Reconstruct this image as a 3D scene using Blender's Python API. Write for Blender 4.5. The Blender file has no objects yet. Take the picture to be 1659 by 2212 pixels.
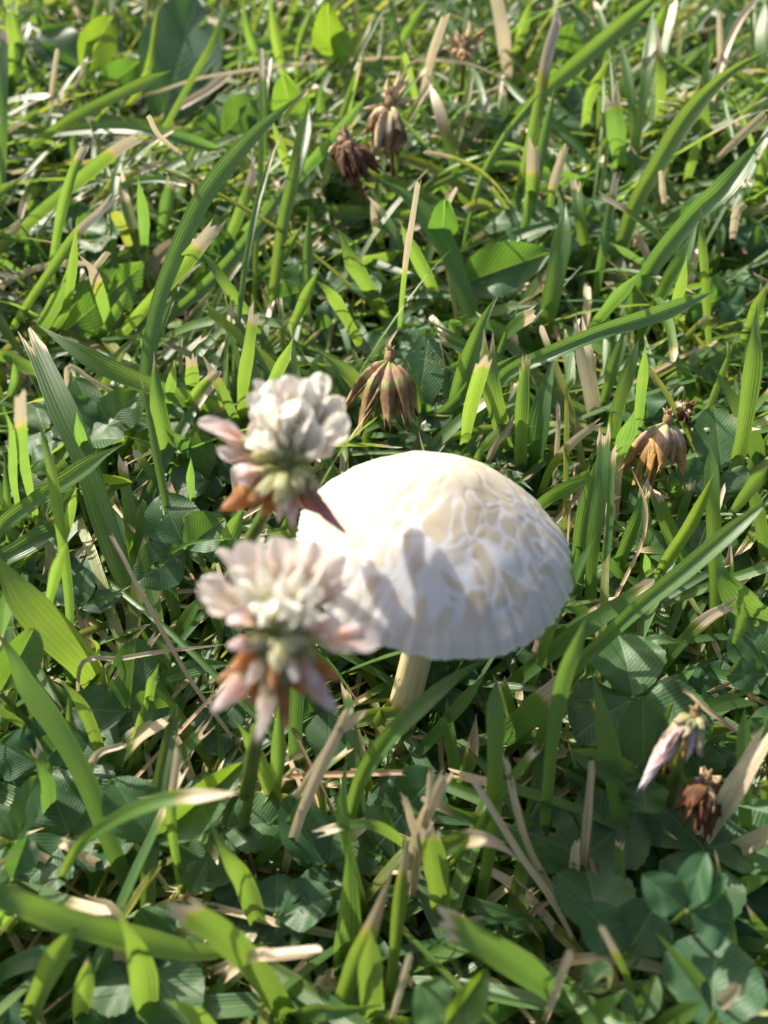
import bpy, math, random
import numpy as np
from mathutils import Vector
rng = np.random.default_rng(7)
random.seed(7)
R = math.radians
scene = bpy.context.scene

# ------------------------------------------------------------------ camera
CAM_H, PITCH, FPX = 0.160, R(51.0), 1597.0      # phone held 16 cm over a lawn; px units of a 1659x2212 view
CAM = np.array([0.0, 0.0, CAM_H])
FWD = np.array([0.0, math.cos(PITCH), -math.sin(PITCH)])
UP = np.array([0.0, math.sin(PITCH), math.cos(PITCH)])
RIGHT = np.array([1.0, 0.0, 0.0])
cam_data = bpy.data.cameras.new("camera")
cam_data.sensor_fit = 'VERTICAL'
cam_data.sensor_height = 36.0
cam_data.sensor_width = 27.0
cam_data.lens = 26.0
cam_data.clip_start = 0.005
cam_data.clip_end = 100.0
cam_data.dof.use_dof = True
cam_data.dof.focus_distance = 0.168
cam_data.dof.aperture_fstop = 13.5
cam = bpy.data.objects.new("camera", cam_data)
scene.collection.objects.link(cam)
cam.location = CAM
cam.rotation_euler = (math.pi/2 - PITCH, 0, 0)
scene.camera = cam

# ------------------------------------------------------------------ sky, sun, exposure
SUN_AZ, SUN_EL = R(-44.0), R(39.0)                # azimuth from +y (away) towards -x (left)
sd = np.array([math.sin(SUN_AZ)*math.cos(SUN_EL), math.cos(SUN_AZ)*math.cos(SUN_EL), math.sin(SUN_EL)])
world = bpy.data.worlds.new("World")
scene.world = world
world.use_nodes = True
wn = world.node_tree
bg = wn.nodes.get("Background") or wn.nodes.new("ShaderNodeBackground")
sky = wn.nodes.new("ShaderNodeTexSky")
sky.sky_type = 'NISHITA'
sky.sun_disc = False
sky.sun_elevation = SUN_EL
sky.sun_rotation = SUN_AZ
sky.air_density = 0.75
sky.dust_density = 4.0
sky.ozone_density = 0.3
wn.links.new(sky.outputs[0], bg.inputs[0])
bg.inputs[1].default_value = 0.115
sl = bpy.data.lights.new("sun", 'SUN')
sl.energy = 4.8
sl.angle = R(0.55)
sl.color = (1.0, 0.93, 0.80)
sun = bpy.data.objects.new("sun", sl)
scene.collection.objects.link(sun)
sun.rotation_euler = Vector(sd).to_track_quat('Z', 'Y').to_euler()
scene.view_settings.view_transform = 'Standard'
scene.view_settings.look = 'None'
scene.view_settings.exposure = 0.8
scene.view_settings.gamma = 1.0
scene.render.engine = 'CYCLES'
scene.cycles.use_denoising = True
scene.cycles.max_bounces = 12
scene.cycles.diffuse_bounces = 7
scene.cycles.transmission_bounces = 8
scene.cycles.transparent_max_bounces = 8

# ------------------------------------------------------------------ pixel helpers
def ray(px, py):
    d = FWD*1.0 + RIGHT*((px-829.5)/FPX) - UP*((py-1106.0)/FPX)
    return d
def at_z(px, py, z):
    d = ray(px, py)
    t = (z-CAM_H)/min(d[2], -0.12)
    return CAM + d*t
def at_depth(px, py, dep):
    return CAM + ray(px, py)*dep
def project(P):
    v = np.atleast_2d(P) - CAM
    dep = v@FWD
    dd = np.maximum(dep, 1e-4)
    return 829.5 + FPX*(v@RIGHT)/dd, 1106.0 - FPX*(v@UP)/dd, dep
def norm(v):
    return v/(np.linalg.norm(v)+1e-12)
OX = {'A': 0, 'B': 829.5, 'C': 0, 'D': 829.5, 'E': 0, 'F': 829.5, 'W': 0}
OY = {'A': 0, 'B': 0, 'C': 737.3, 'D': 737.3, 'E': 1474.6, 'F': 1474.6, 'W': 0}
def tile(t, pts):
    k = 1.0 if t == 'W' else 0.5
    return [(OX[t]+x*k, OY[t]+y*k) for x, y in pts]
def spline(pts, n):
    pts = np.array(pts, float)
    if len(pts) == 2:
        s = np.linspace(0, 1, n)[:, None]
        return pts[0]*(1-s)+pts[1]*s
    P = np.vstack([2*pts[0]-pts[1], pts, 2*pts[-1]-pts[-2]])
    seg = np.linalg.norm(np.diff(pts, axis=0), axis=1)
    cum = np.concatenate([[0], np.cumsum(seg)])
    out = []
    for u in np.linspace(0, cum[-1], n):
        i = min(int(np.searchsorted(cum, u, side='right'))-1, len(pts)-2)
        i = max(i, 0)
        t = (u-cum[i])/(seg[i]+1e-12)
        p0, p1, p2, p3 = P[i], P[i+1], P[i+2], P[i+3]
        out.append(0.5*((2*p1)+(-p0+p2)*t+(2*p0-5*p1+4*p2-p3)*t*t+(-p0+3*p1-3*p2+p3)*t**3))
    return np.array(out)
def sstep(a, b, x):
    t = np.clip((x-a)/(b-a), 0, 1)
    return t*t*(3-2*t)

# ------------------------------------------------------------------ object helpers
COL = scene.collection
def mesh_obj(name, V, F, mat, parent=None, uv=None, par=None, smooth=True):
    me = bpy.data.meshes.new(name)
    V = np.asarray(V, float)
    me.from_pydata(V.tolist(), [], F if isinstance(F, list) else F.tolist())
    if smooth:
        me.polygons.foreach_set('use_smooth', np.ones(len(me.polygons), bool))
    nl = len(me.loops)
    if uv is not None:
        li = np.zeros(nl, np.int32)
        me.loops.foreach_get('vertex_index', li)
        l = me.uv_layers.new(name='UVMap')
        l.data.foreach_set('uv', np.asarray(uv, np.float32)[li].ravel())
    if par is not None:
        a = me.attributes.new('par', 'FLOAT_COLOR', 'POINT')
        a.data.foreach_set('color', np.asarray(par, np.float32).ravel())
    if mat is not None:
        me.materials.append(mat)
    o = bpy.data.objects.new(name, me)
    COL.objects.link(o)
    if parent is not None:
        o.parent = parent
        o.matrix_parent_inverse = parent.matrix_basis.inverted()
    return o
def empty(name, loc):
    o = bpy.data.objects.new(name, None)
    o.empty_display_size = 0.005
    COL.objects.link(o)
    o.location = loc
    return o
def tag(o, label, cat, group=None):
    o['label'] = label
    o['category'] = cat
    if group:
        o['group'] = group
    return o
def grid_faces(nu, nv, close_u=False):
    F = []
    for j in range(nv-1):
        for i in range(nu if close_u else nu-1):
            a = j*nu+i
            b = j*nu+(i+1) % nu
            F.append([a, b, b+nu, a+nu])
    return F
def tube(path, radii, sides=8, caps=True):
    path = np.asarray(path, float)
    n = len(path)
    T = np.gradient(path, axis=0)
    T /= np.linalg.norm(T, axis=1)[:, None]+1e-12
    ref = np.array([0.31, 0.17, 0.93]) if abs(T[0][2]) < 0.9 else np.array([1.0, 0.1, 0.0])
    V, UVs = [], []
    for i in range(n):
        a = norm(np.cross(T[i], ref))
        b = np.cross(T[i], a)
        for k in range(sides):
            th = 2*math.pi*k/sides
            V.append(path[i]+radii[i]*(math.cos(th)*a+math.sin(th)*b))
            UVs.append((k/sides, i/(n-1)))
    F = grid_faces(sides, n, True)
    if caps:
        F.append(list(range(sides))[::-1])
        F.append([(n-1)*sides+k for k in range(sides)])
    return np.array(V), F, np.array(UVs)

# ------------------------------------------------------------------ materials
class NT:
    def __init__(s, name):
        s.m = bpy.data.materials.new(name)
        s.m.use_nodes = True
        s.t = s.m.node_tree
        s.t.nodes.clear()
        s.out = s.n('ShaderNodeOutputMaterial')
    def n(s, typ, **kw):
        nd = s.t.nodes.new(typ)
        for k, v in kw.items():
            setattr(nd, k, v)
        return nd
    def put(s, sock, v):
        if hasattr(v, 'is_linked') or hasattr(v, 'links'):
            s.t.links.new(v, sock)
        elif isinstance(v, (tuple, list)):
            sock.default_value = tuple(v)+((1.0,) if len(v) == 3 and len(sock.default_value) == 4 else ())
        else:
            sock.default_value = v
    def math(s, op, a, b=0.0, c=None, clamp=False):
        nd = s.n('ShaderNodeMath', operation=op)
        nd.use_clamp = clamp
        s.put(nd.inputs[0], a)
        s.put(nd.inputs[1], b)
        if c is not None:
            s.put(nd.inputs[2], c)
        return nd.outputs[0]
    def mix(s, f, a, b, blend='MIX'):
        nd = s.n('ShaderNodeMix', data_type='RGBA', blend_type=blend)
        s.put(nd.inputs[0], f)
        s.put(nd.inputs[6], a)
        s.put(nd.inputs[7], b)
        return nd.outputs[2]
    def noise(s, vec, scale, detail=3.0, rough=0.55, dist=0.0):
        nd = s.n('ShaderNodeTexNoise')
        s.put(nd.inputs['Vector'], vec)
        nd.inputs['Scale'].default_value = scale
        nd.inputs['Detail'].default_value = detail
        nd.inputs['Roughness'].default_value = rough
        nd.inputs['Distortion'].default_value = dist
        return nd.outputs[0]
    def ramp(s, f, lo, hi, a=0.0, b=1.0):
        nd = s.n('ShaderNodeMapRange', interpolation_type='SMOOTHSTEP')
        s.put(nd.inputs[0], f)
        nd.inputs[1].default_value = lo
        nd.inputs[2].default_value = hi
        nd.inputs[3].default_value = a
        nd.inputs[4].default_value = b
        return nd.outputs[0]
    def pos(s):
        return s.n('ShaderNodeNewGeometry').outputs['Position']
    def attr(s, name='par'):
        nd = s.n('ShaderNodeAttribute', attribute_name=name)
        sp = s.n('ShaderNodeSeparateColor')
        s.t.links.new(nd.outputs['Color'], sp.inputs[0])
        return sp.outputs[0], sp.outputs[1], sp.outputs[2], nd.outputs['Alpha'], nd.outputs['Color']
    def uv(s):
        nd = s.n('ShaderNodeUVMap', uv_map='UVMap')
        sp = s.n('ShaderNodeSeparateXYZ')
        s.t.links.new(nd.outputs[0], sp.inputs[0])
        return sp.outputs[0], sp.outputs[1], nd.outputs[0]
    def combine(s, x, y, z):
        nd = s.n('ShaderNodeCombineXYZ')
        s.put(nd.inputs[0], x); s.put(nd.inputs[1], y); s.put(nd.inputs[2], z)
        return nd.outputs[0]
    def leaf(s, col, trans, fac, rough, bump=None, bdist=0.0002, bstr=0.6, spec=0.5):
        p = s.n('ShaderNodeBsdfPrincipled')
        s.put(p.inputs['Base Color'], col)
        s.put(p.inputs['Roughness'], rough)
        p.inputs['Specular IOR Level'].default_value = spec
        t = s.n('ShaderNodeBsdfTranslucent')
        s.put(t.inputs['Color'], trans)
        if bump is not None:
            b = s.n('ShaderNodeBump')
            b.inputs['Strength'].default_value = bstr
            b.inputs['Distance'].default_value = bdist
            s.put(b.inputs['Height'], bump)
            s.t.links.new(b.outputs[0], p.inputs['Normal'])
            s.t.links.new(b.outputs[0], t.inputs['Normal'])
        if isinstance(fac, float) and fac == 0.0:
            s.t.links.new(p.outputs[0], s.out.inputs[0])
            return s.m
        mx = s.n('ShaderNodeMixShader')
        s.put(mx.inputs[0], fac)
        s.t.links.new(p.outputs[0], mx.inputs[1])
        s.t.links.new(t.outputs[0], mx.inputs[2])
        s.t.links.new(mx.outputs[0], s.out.inputs[0])
        return s.m

def make_grass():
    g = NT('grass_blade')
    hue, dry, bri, brown, _ = g.attr()
    u, v, uvv = g.uv()
    pos = g.pos()
    along = g.combine(g.math('MULTIPLY', u, 26.0), g.math('MULTIPLY', v, 3.0), g.math('MULTIPLY', bri, 40.0))
    fib = g.noise(along, 1.0, 3.0, 0.6)
    blot = g.noise(pos, 160.0, 3.0)
    vein = g.math('SINE', g.math('MULTIPLY', u, 2*math.pi*7.0))
    vein01 = g.math('MULTIPLY_ADD', vein, 0.5, 0.5)
    mid = g.ramp(g.math('ABSOLUTE', g.math('SUBTRACT', u, 0.5)), 0.02, 0.075, 1.0, 0.0)
    hue2 = g.math('ADD', hue, g.math('MULTIPLY', g.math('SUBTRACT', blot, 0.5), 0.7), clamp=True)
    green = g.mix(hue2, (0.055, 0.128, 0.066), (0.090, 0.185, 0.028))
    green = g.mix(g.math('MULTIPLY', vein01, 0.32), green, (0.135, 0.25, 0.06))
    green = g.mix(g.math('MULTIPLY', mid, 0.35), green, (0.16, 0.27, 0.08))
    trans = g.mix(hue2, (0.13, 0.34, 0.05), (0.35, 0.51, 0.04))
    trans = g.mix(g.math('MULTIPLY', vein01, 0.35), trans, (0.45, 0.63, 0.12))
    trans = g.mix(g.math('MULTIPLY', mid, 0.35), trans, (0.25, 0.36, 0.05))
    straw = g.mix(g.ramp(fib, 0.3, 0.7), (0.38, 0.26, 0.13), (0.90, 0.78, 0.57))
    straw = g.mix(brown, straw, (0.21, 0.09, 0.025))
    d = g.math('ADD', dry, g.math('MULTIPLY', g.math('SUBTRACT', fib, 0.5), 1.1))
    d = g.math('ADD', d, g.math('MULTIPLY', g.math('SUBTRACT', blot, 0.5), 0.35))
    dm = g.ramp(d, 0.34, 0.68)
    dy = g.ramp(d, 0.12, 0.45)
    green = g.mix(g.math('MULTIPLY', dy, 0.8), green, (0.27, 0.24, 0.03))
    trans = g.mix(g.math('MULTIPLY', dy, 0.8), trans, (0.6, 0.5, 0.05))
    spots = g.ramp(g.noise(pos, 420.0, 2.0), 0.70, 0.76)
    col = g.mix(dm, green, straw)
    tr = g.mix(dm, trans, (0.78, 0.66, 0.44))
    col = g.mix(g.math('MULTIPLY', spots, 0.5), col, (0.25, 0.17, 0.04))
    shade = g.math('MULTIPLY_ADD', bri, 0.5, 0.72)
    hs = g.n('ShaderNodeHueSaturation')
    g.put(hs.inputs['Value'], shade)
    g.put(hs.inputs['Color'], col)
    bump = g.math('ADD', g.math('MULTIPLY', vein01, 0.7), g.math('MULTIPLY', fib, 0.6))
    rough = g.math('MULTIPLY_ADD', fib, 0.25, 0.26)
    return g.leaf(hs.outputs[0], tr, g.math('MULTIPLY_ADD', dm, -0.18, 0.42), rough, bump, 0.00022, 0.32, 0.75)

def make_clover():
    g = NT('clover_leaflet')
    hue, pale, bri, edge, _ = g.attr()
    u, v, uvv = g.uv()
    pos = g.pos()
    au = g.math('ABSOLUTE', g.math('SUBTRACT', u, 0.5))
    blot = g.noise(pos, 130.0, 3.0)
    fine = g.noise(pos, 900.0, 3.0)
    ph = g.math('ADD', g.math('SUBTRACT', v, g.math('MULTIPLY', au, 0.85)), g.math('MULTIPLY', blot, 0.04))
    lat = g.math('SINE', g.math('MULTIPLY', ph, 2*math.pi*15.0))
    lat01 = g.ramp(lat, 0.35, 1.0)
    mid = g.ramp(au, 0.006, 0.03, 1.0, 0.0)
    veins = g.math('MAXIMUM', g.math('MULTIPLY', lat01, 0.55), mid)
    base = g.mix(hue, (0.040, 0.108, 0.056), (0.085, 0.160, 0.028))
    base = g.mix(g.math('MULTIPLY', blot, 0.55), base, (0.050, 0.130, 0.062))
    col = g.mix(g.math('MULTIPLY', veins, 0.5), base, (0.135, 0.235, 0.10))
    chev = g.ramp(g.math('ABSOLUTE', g.math('SUBTRACT', g.math('ADD', v, g.math('MULTIPLY', au, 0.9)), 0.62)), 0.03, 0.13, 1.0, 0.0)
    col = g.mix(g.math('MULTIPLY', chev, g.math('MULTIPLY', pale, 0.5)), col, (0.22, 0.32, 0.20))
    tr = g.mix(hue, (0.10, 0.29, 0.03), (0.36, 0.55, 0.02))
    tr = g.mix(g.math('MULTIPLY', veins, 0.55), tr, (0.55, 0.70, 0.10))
    e = g.ramp(g.math('ADD', edge, g.math('MULTIPLY', g.math('SUBTRACT', blot, 0.5), 0.5)), 0.55, 0.95)
    col = g.mix(g.math('MULTIPLY', e, 0.75), col, (0.28, 0.27, 0.08))
    scar = g.ramp(g.noise(pos, 340.0, 2.0, 0.5, 0.6), 0.69, 0.73)
    col = g.mix(g.math('MULTIPLY', scar, 0.6), col, (0.30, 0.31, 0.16))
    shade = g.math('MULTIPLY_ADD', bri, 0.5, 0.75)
    hs = g.n('ShaderNodeHueSaturation')
    g.put(hs.inputs['Value'], shade)
    g.put(hs.inputs['Color'], col)
    bump = g.math('ADD', g.math('MULTIPLY', veins, -0.5), g.math('MULTIPLY', fine, 0.5))
    bump = g.math('ADD', bump, g.math('MULTIPLY', blot, 0.8))
    return g.leaf(hs.outputs[0], tr, 0.40, g.math('MULTIPLY_ADD', blot, 0.25, 0.34), bump, 0.0003, 0.6, 0.5)

def make_flower(name, fac, rough=0.6):
    g = NT(name)
    lo = 0.88 if name == 'clover_petal' else 0.5
    _, _, _, _, c = g.attr()
    pos = g.pos()
    u, v, uvv = g.uv()
    st = g.noise(g.combine(g.math('MULTIPLY', u, 22.0), g.math('MULTIPLY', v, 2.0), 0.0), 1.0, 3.0)
    n = g.noise(pos, 700.0, 3.0)
    f = g.math('ADD', g.math('MULTIPLY', st, 0.5), g.math('MULTIPLY', n, 0.5))
    col = g.mix(0.8, c, g.mix(g.ramp(f, 0.3, 0.7), (lo, lo*0.96, lo*0.93), (1.1, 1.1, 1.1)), 'MULTIPLY')
    return g.leaf(col, col, fac, rough, f, 0.00025, 0.7, 0.3)

def make_soil():
    g = NT('soil')
    pos = g.pos()
    a = g.noise(pos, 60.0, 6.0, 0.65)
    b = g.noise(pos, 420.0, 5.0, 0.6)
    c = g.noise(pos, 3.0, 4.0)
    col = g.mix(g.ramp(a, 0.35, 0.7), (0.014, 0.010, 0.006), (0.05, 0.035, 0.022))
    col = g.mix(g.ramp(b, 0.55, 0.75, 0, 0.5), col, (0.12, 0.09, 0.055))
    col = g.mix(g.ramp(c, 0.4, 0.7, 0, 0.4), col, (0.03, 0.045, 0.012))
    return g.leaf(col, col, 0.0, 0.92, g.math('ADD', a, g.math('MULTIPLY', b, 0.4)), 0.003, 0.9, 0.2)

def make_cap():
    g = NT('mushroom_cap')
    pos = g.pos()
    hgt, crack, rim, yel, _ = g.attr()
    n = g.noise(pos, 260.0, 4.0, 0.6)
    nf = g.noise(pos, 1500.0, 3.0, 0.6)
    col = g.mix(g.ramp(n, 0.35, 0.7), (0.495, 0.43, 0.325), (0.525, 0.465, 0.365))
    col = g.mix(g.math('MULTIPLY', yel, 0.75), col, (0.50, 0.43, 0.315))
    col = g.mix(g.math('MULTIPLY', crack, 0.95), col, (0.60, 0.60, 0.61))
    col = g.mix(g.math('MULTIPLY', rim, 0.65), col, (0.58, 0.565, 0.54))
    p = g.n('ShaderNodeBsdfPrincipled')
    g.put(p.inputs['Base Color'], col)
    p.inputs['Roughness'].default_value = 0.62
    p.inputs['Specular IOR Level'].default_value = 0.35
    p.inputs['Subsurface Weight'].default_value = 0.85
    p.inputs['Subsurface Radius'].default_value = (1.0, 0.85, 0.68)
    p.inputs['Subsurface Scale'].default_value = 0.006
    b = g.n('ShaderNodeBump')
    b.inputs['Strength'].default_value = 0.5
    b.inputs['Distance'].default_value = 0.0002
    g.put(b.inputs['Height'], g.math('ADD', n, g.math('MULTIPLY', nf, 0.5)))
    g.t.links.new(b.outputs[0], p.inputs['Normal'])
    g.t.links.new(p.outputs[0], g.out.inputs[0])
    return g.m

def make_plain(name, c1, c2, rough=0.6, scale=300.0, fac=0.0, stretch=None):
    g = NT(name)
    pos = g.pos()
    if stretch:
        u, v, _ = g.uv()
        n = g.noise(g.combine(g.math('MULTIPLY', u, stretch[0]), g.math('MULTIPLY', v, stretch[1]), 0.3), 1.0, 4.0)
    else:
        n = g.noise(pos, scale, 4.0)
    col = g.mix(g.ramp(n, 0.3, 0.7), c1, c2)
    return g.leaf(col, col, fac, rough, n, 0.0003, 0.5, 0.35)

M_GRASS = make_grass()
M_CLOVER = make_clover()
M_PETAL = make_flower('clover_petal', 0.66, 0.5)
M_DRIED = make_flower('dried_floret', 0.22, 0.75)
M_SOIL = make_soil()
M_CAP = make_cap()
M_STIPE = make_plain('mushroom_stem', (0.58, 0.44, 0.23), (0.70, 0.57, 0.34), 0.6, stretch=(30.0, 3.0))
M_GILL = make_plain('mushroom_gill', (0.30, 0.22, 0.15), (0.42, 0.32, 0.22), 0.7)
M_STEM = make_plain('flower_stem', (0.10, 0.17, 0.025), (0.17, 0.22, 0.05), 0.45, 250.0, 0.25)
M_STEMDRY = make_plain('withered_stem', (0.17, 0.09, 0.035), (0.30, 0.19, 0.08), 0.6, 250.0, 0.1)

# ------------------------------------------------------------------ ground
def vnoise2(x, y, s, seed=0):
    r = np.random.default_rng(seed).random((64, 64))
    x = np.asarray(x)*s; y = np.asarray(y)*s
    xi = np.floor(x).astype(int); yi = np.floor(y).astype(int)
    fx = x-xi; fy = y-yi
    fx = fx*fx*(3-2*fx); fy = fy*fy*(3-2*fy)
    g = lambda a, b: r[a % 64, b % 64]
    return (g(xi, yi)*(1-fx)*(1-fy)+g(xi+1, yi)*fx*(1-fy)+g(xi, yi+1)*(1-fx)*fy+g(xi+1, yi+1)*fx*fy)
def build_ground():
    a = np.concatenate([[-30, -8, -3, -1.5], np.linspace(-0.8, 0.8, 120), [1.5, 3, 8, 30]])
    b = np.concatenate([[-30, -8, -3, -1], np.linspace(-0.4, 1.3, 130), [2, 4, 9, 30]])
    X, Y = np.meshgrid(a, b)
    near = np.exp(-((X/0.9)**2+((Y-0.4)/0.9)**2)**2)
    Z = (vnoise2(X, Y, 40, 1)*0.006+vnoise2(X, Y, 130, 2)*0.002-0.006)*near - 0.001
    V = np.stack([X.ravel(), Y.ravel(), Z.ravel()], 1)
    o = mesh_obj('ground', V, grid_faces(len(a), len(b)), M_SOIL)
    o['kind'] = 'structure'
build_ground()

# ------------------------------------------------------------------ mushroom
CAP_C = at_z(940, 1174, 0.056)
CAP_R, CAP_HT = 0.0243, 0.0158
def build_mushroom():
    root = empty('mushroom', at_z(848, 1640, 0.0))
    tag(root, 'white domed mushroom with cracked pale cap on a cream stem in the grass', 'mushroom')
    NA, NR = 300, 130
    tilt_x, tilt_y = R(-9.0), R(6.0)
    rs = np.random.default_rng(3)
    # crack cells over the cap (in plan, metres)
    sites = rs.uniform(-1, 1, (190, 2))
    th = np.linspace(0, 2*math.pi, NA, endpoint=False)
    rr = np.linspace(0.004, 1.0, NR)
    TH, RR = np.meshgrid(th, rr)
    X = RR*np.cos(TH); Y = RR*np.sin(TH)
    wx = X+0.15*(vnoise2(X+5, Y+5, 5, 11)-.5)+0.05*(vnoise2(X+5, Y+5, 14, 12)-.5)
    wy = Y+0.15*(vnoise2(X+5, Y+5, 5, 13)-.5)+0.05*(vnoise2(X+5, Y+5, 14, 14)-.5)
    d = np.full(X.shape+(2,), 9.0)
    for s in sites:
        rad = math.hypot(*s)+1e-6
        er = s/rad
        dx = wx-s[0]; dy = wy-s[1]
        a = dx*er[0]+dy*er[1]; b = -dx*er[1]+dy*er[0]
        k = np.sqrt((a*0.72)**2+(b*1.25)**2)
        m1 = k < d[..., 0]
        d[..., 1] = np.where(m1, d[..., 0], np.minimum(d[..., 1], k))
        d[..., 0] = np.where(m1, k, d[..., 0])
    edge = d[..., 1]-d[..., 0]
    patch = vnoise2(X+9, Y+9, 2.6, 21)
    # strongest cracking on the side that faces right and front, wrinkles elsewhere
    dirw = np.clip(0.42+0.85*(X*0.45-Y*0.89), 0, 1)
    thick = 0.025+0.06*vnoise2(X+4, Y+4, 3.5, 22)*dirw
    cr = np.clip(np.clip(1-edge/thick, 0, 1)*1.5, 0, 1)*sstep(0.30, 0.62, dirw)*sstep(0.10, 0.35, patch+0.25*dirw)
    cr *= sstep(0.99, 0.80, RR)*sstep(0.06, 0.25, RR)
    fine = vnoise2(X*1.0+7, Y*1.0+7, 9, 31)
    wr_a = vnoise2(wx*1.0+3, wy+3, 8, 32)
    wr = np.abs(wr_a-0.5)*2
    wrk = sstep(0.20, 0.0, wr)*(1-dirw)*sstep(0.95, 0.6, RR)
    prof = CAP_HT*((1-RR**2.3)*0.50+(1-np.sqrt(RR**2+0.008))*0.55)
    rag = 1+0.006*np.sin(5*TH+1)+0.014*(vnoise2(TH*3, TH*0+2, 3.1, 41)-.5)*2+0.008*(vnoise2(TH*9, TH*0+5, 1.1, 42)-.5)*2+0.016*(rs.random(NA)[None, :]-.5)+0.02*(vnoise2(TH*30, TH*0+8, 1.0, 43)-.5)
    rad = CAP_R*RR*(1+(rag-1)*RR**5)
    Z = prof+0.0006*(vnoise2(X+3, Y+3, 2.2, 51)-.5)
    Z += 0.00042*(vnoise2(X+3, Y+3, 6, 52)-.5) - 0.00004*cr - 0.00034*wrk + 0.00010*(fine-.5)
    Z += 0.00010*(vnoise2(wx+1, wy+1, 17, 53)-.5)
    lip = sstep(0.94, 1.0, RR)
    Z -= 0.0005*lip
    radial = vnoise2(TH*22, RR*2, 1.0, 61)
    Z += 0.00028*(radial-.5)*sstep(0.55, 0.95, RR)
    V = np.stack([rad*np.cos(TH), rad*np.sin(TH), Z], -1).reshape(-1, 3)
    yel = 0.5*np.clip(sstep(0.35, 0.9, vnoise2(X+2, Y+2, 4.5, 71))*(0.25+0.75*sstep(0.04, 0.14, edge))*sstep(1.0, 0.7, RR)*(0.35+0.65*dirw), 0, 1)
    yel += 0.5*wrk
    rimv = sstep(0.72, 1.0, RR)
    par = np.stack([Z/CAP_HT, cr, rimv, np.clip(yel, 0, 1)], -1).reshape(-1, 4)
    F = grid_faces(NA, NR, True)
    V = list(V); par = list(par)
    V.append(np.array([0, 0, Z[0].mean()])); par.append(np.array([1, 0, 0, .2]))
    top = len(V)-1
    for i in range(NA):
        F.append([top, (i+1) % NA, i])
    # rolled-under margin and flesh below
    last = (NR-1)*NA
    prev = last
    for q, (fr, dz) in enumerate([(0.985, -0.0019), (0.95, -0.0017), (0.80, 0.0010), (0.45, 0.0045), (0.10, 0.0065)]):
        for i in range(NA):
            p = V[last+i]
            V.append(np.array([p[0]*fr, p[1]*fr, dz if q > 0 else min(p[2], 0)-0.0007])); par.append(np.array([0, 0, 0.6, 0]))
        st = len(V)-NA
        for i in range(NA):
            F.append([prev+i, prev+(i+1) % NA, st+(i+1) % NA, st+i])
        prev = st
    V = np.array(V)
    def place(P):
        P = np.asarray(P, float).copy()
        ct, s_ = math.cos(tilt_y), math.sin(tilt_y)
        x = P[:, 0]*ct+P[:, 2]*s_; z = -P[:, 0]*s_+P[:, 2]*ct
        P[:, 0], P[:, 2] = x, z
        ct, s_ = math.cos(tilt_x), math.sin(tilt_x)
        y = P[:, 1]*ct-P[:, 2]*s_; z = P[:, 1]*s_+P[:, 2]*ct
        P[:, 1], P[:, 2] = y, z
        return P+CAP_C
    cap = mesh_obj('cap', place(V), F, M_CAP, root, par=np.array(par))
    # gills: thin radial lamellae under the cap
    GV, GF = [], []
    for k in range(110):
        a = 2*math.pi*k/110
        c, s_ = math.cos(a), math.sin(a)
        prof_g = [(0.16, 0.0055, 0.0010), (0.45, 0.0040, -0.0012), (0.75, 0.0012, -0.0024), (0.93, -0.0012, -0.0022)]
        b0 = len(GV)
        for fr, zt, zb in prof_g:
            r_ = fr*CAP_R
            GV.append((r_*c, r_*s_, zt+0.0006)); GV.append((r_*c, r_*s_, zb))
        for j in range(3):
            GF.append([b0+2*j, b0+2*j+1, b0+2*j+3, b0+2*j+2])
    gl = mesh_obj('gills', place(np.array(GV)), GF, M_GILL, root)
    gl['kind'] = 'stuff'
    base = at_z(846, 1650, -0.004)
    topc = place(np.array([[0, 0, 0.007]]))[0]
    lower = at_z(862, 1570, 0.007)
    path = spline([base, lower, (lower*0.45+topc*0.55)+np.array([0.0006, -0.001, 0]), topc], 26)
    t = np.linspace(0, 1, 26)
    rad = 0.0031+0.0003*(1-t)**2+0.0004*sstep(.85, 1, t)+0.00012*np.sin(t*9)
    V2, F2, uv2 = tube(path, rad, 28)
    mesh_obj('stem', V2, F2, M_STIPE, root, uv=uv2)
    return root
build_mushroom()

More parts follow.
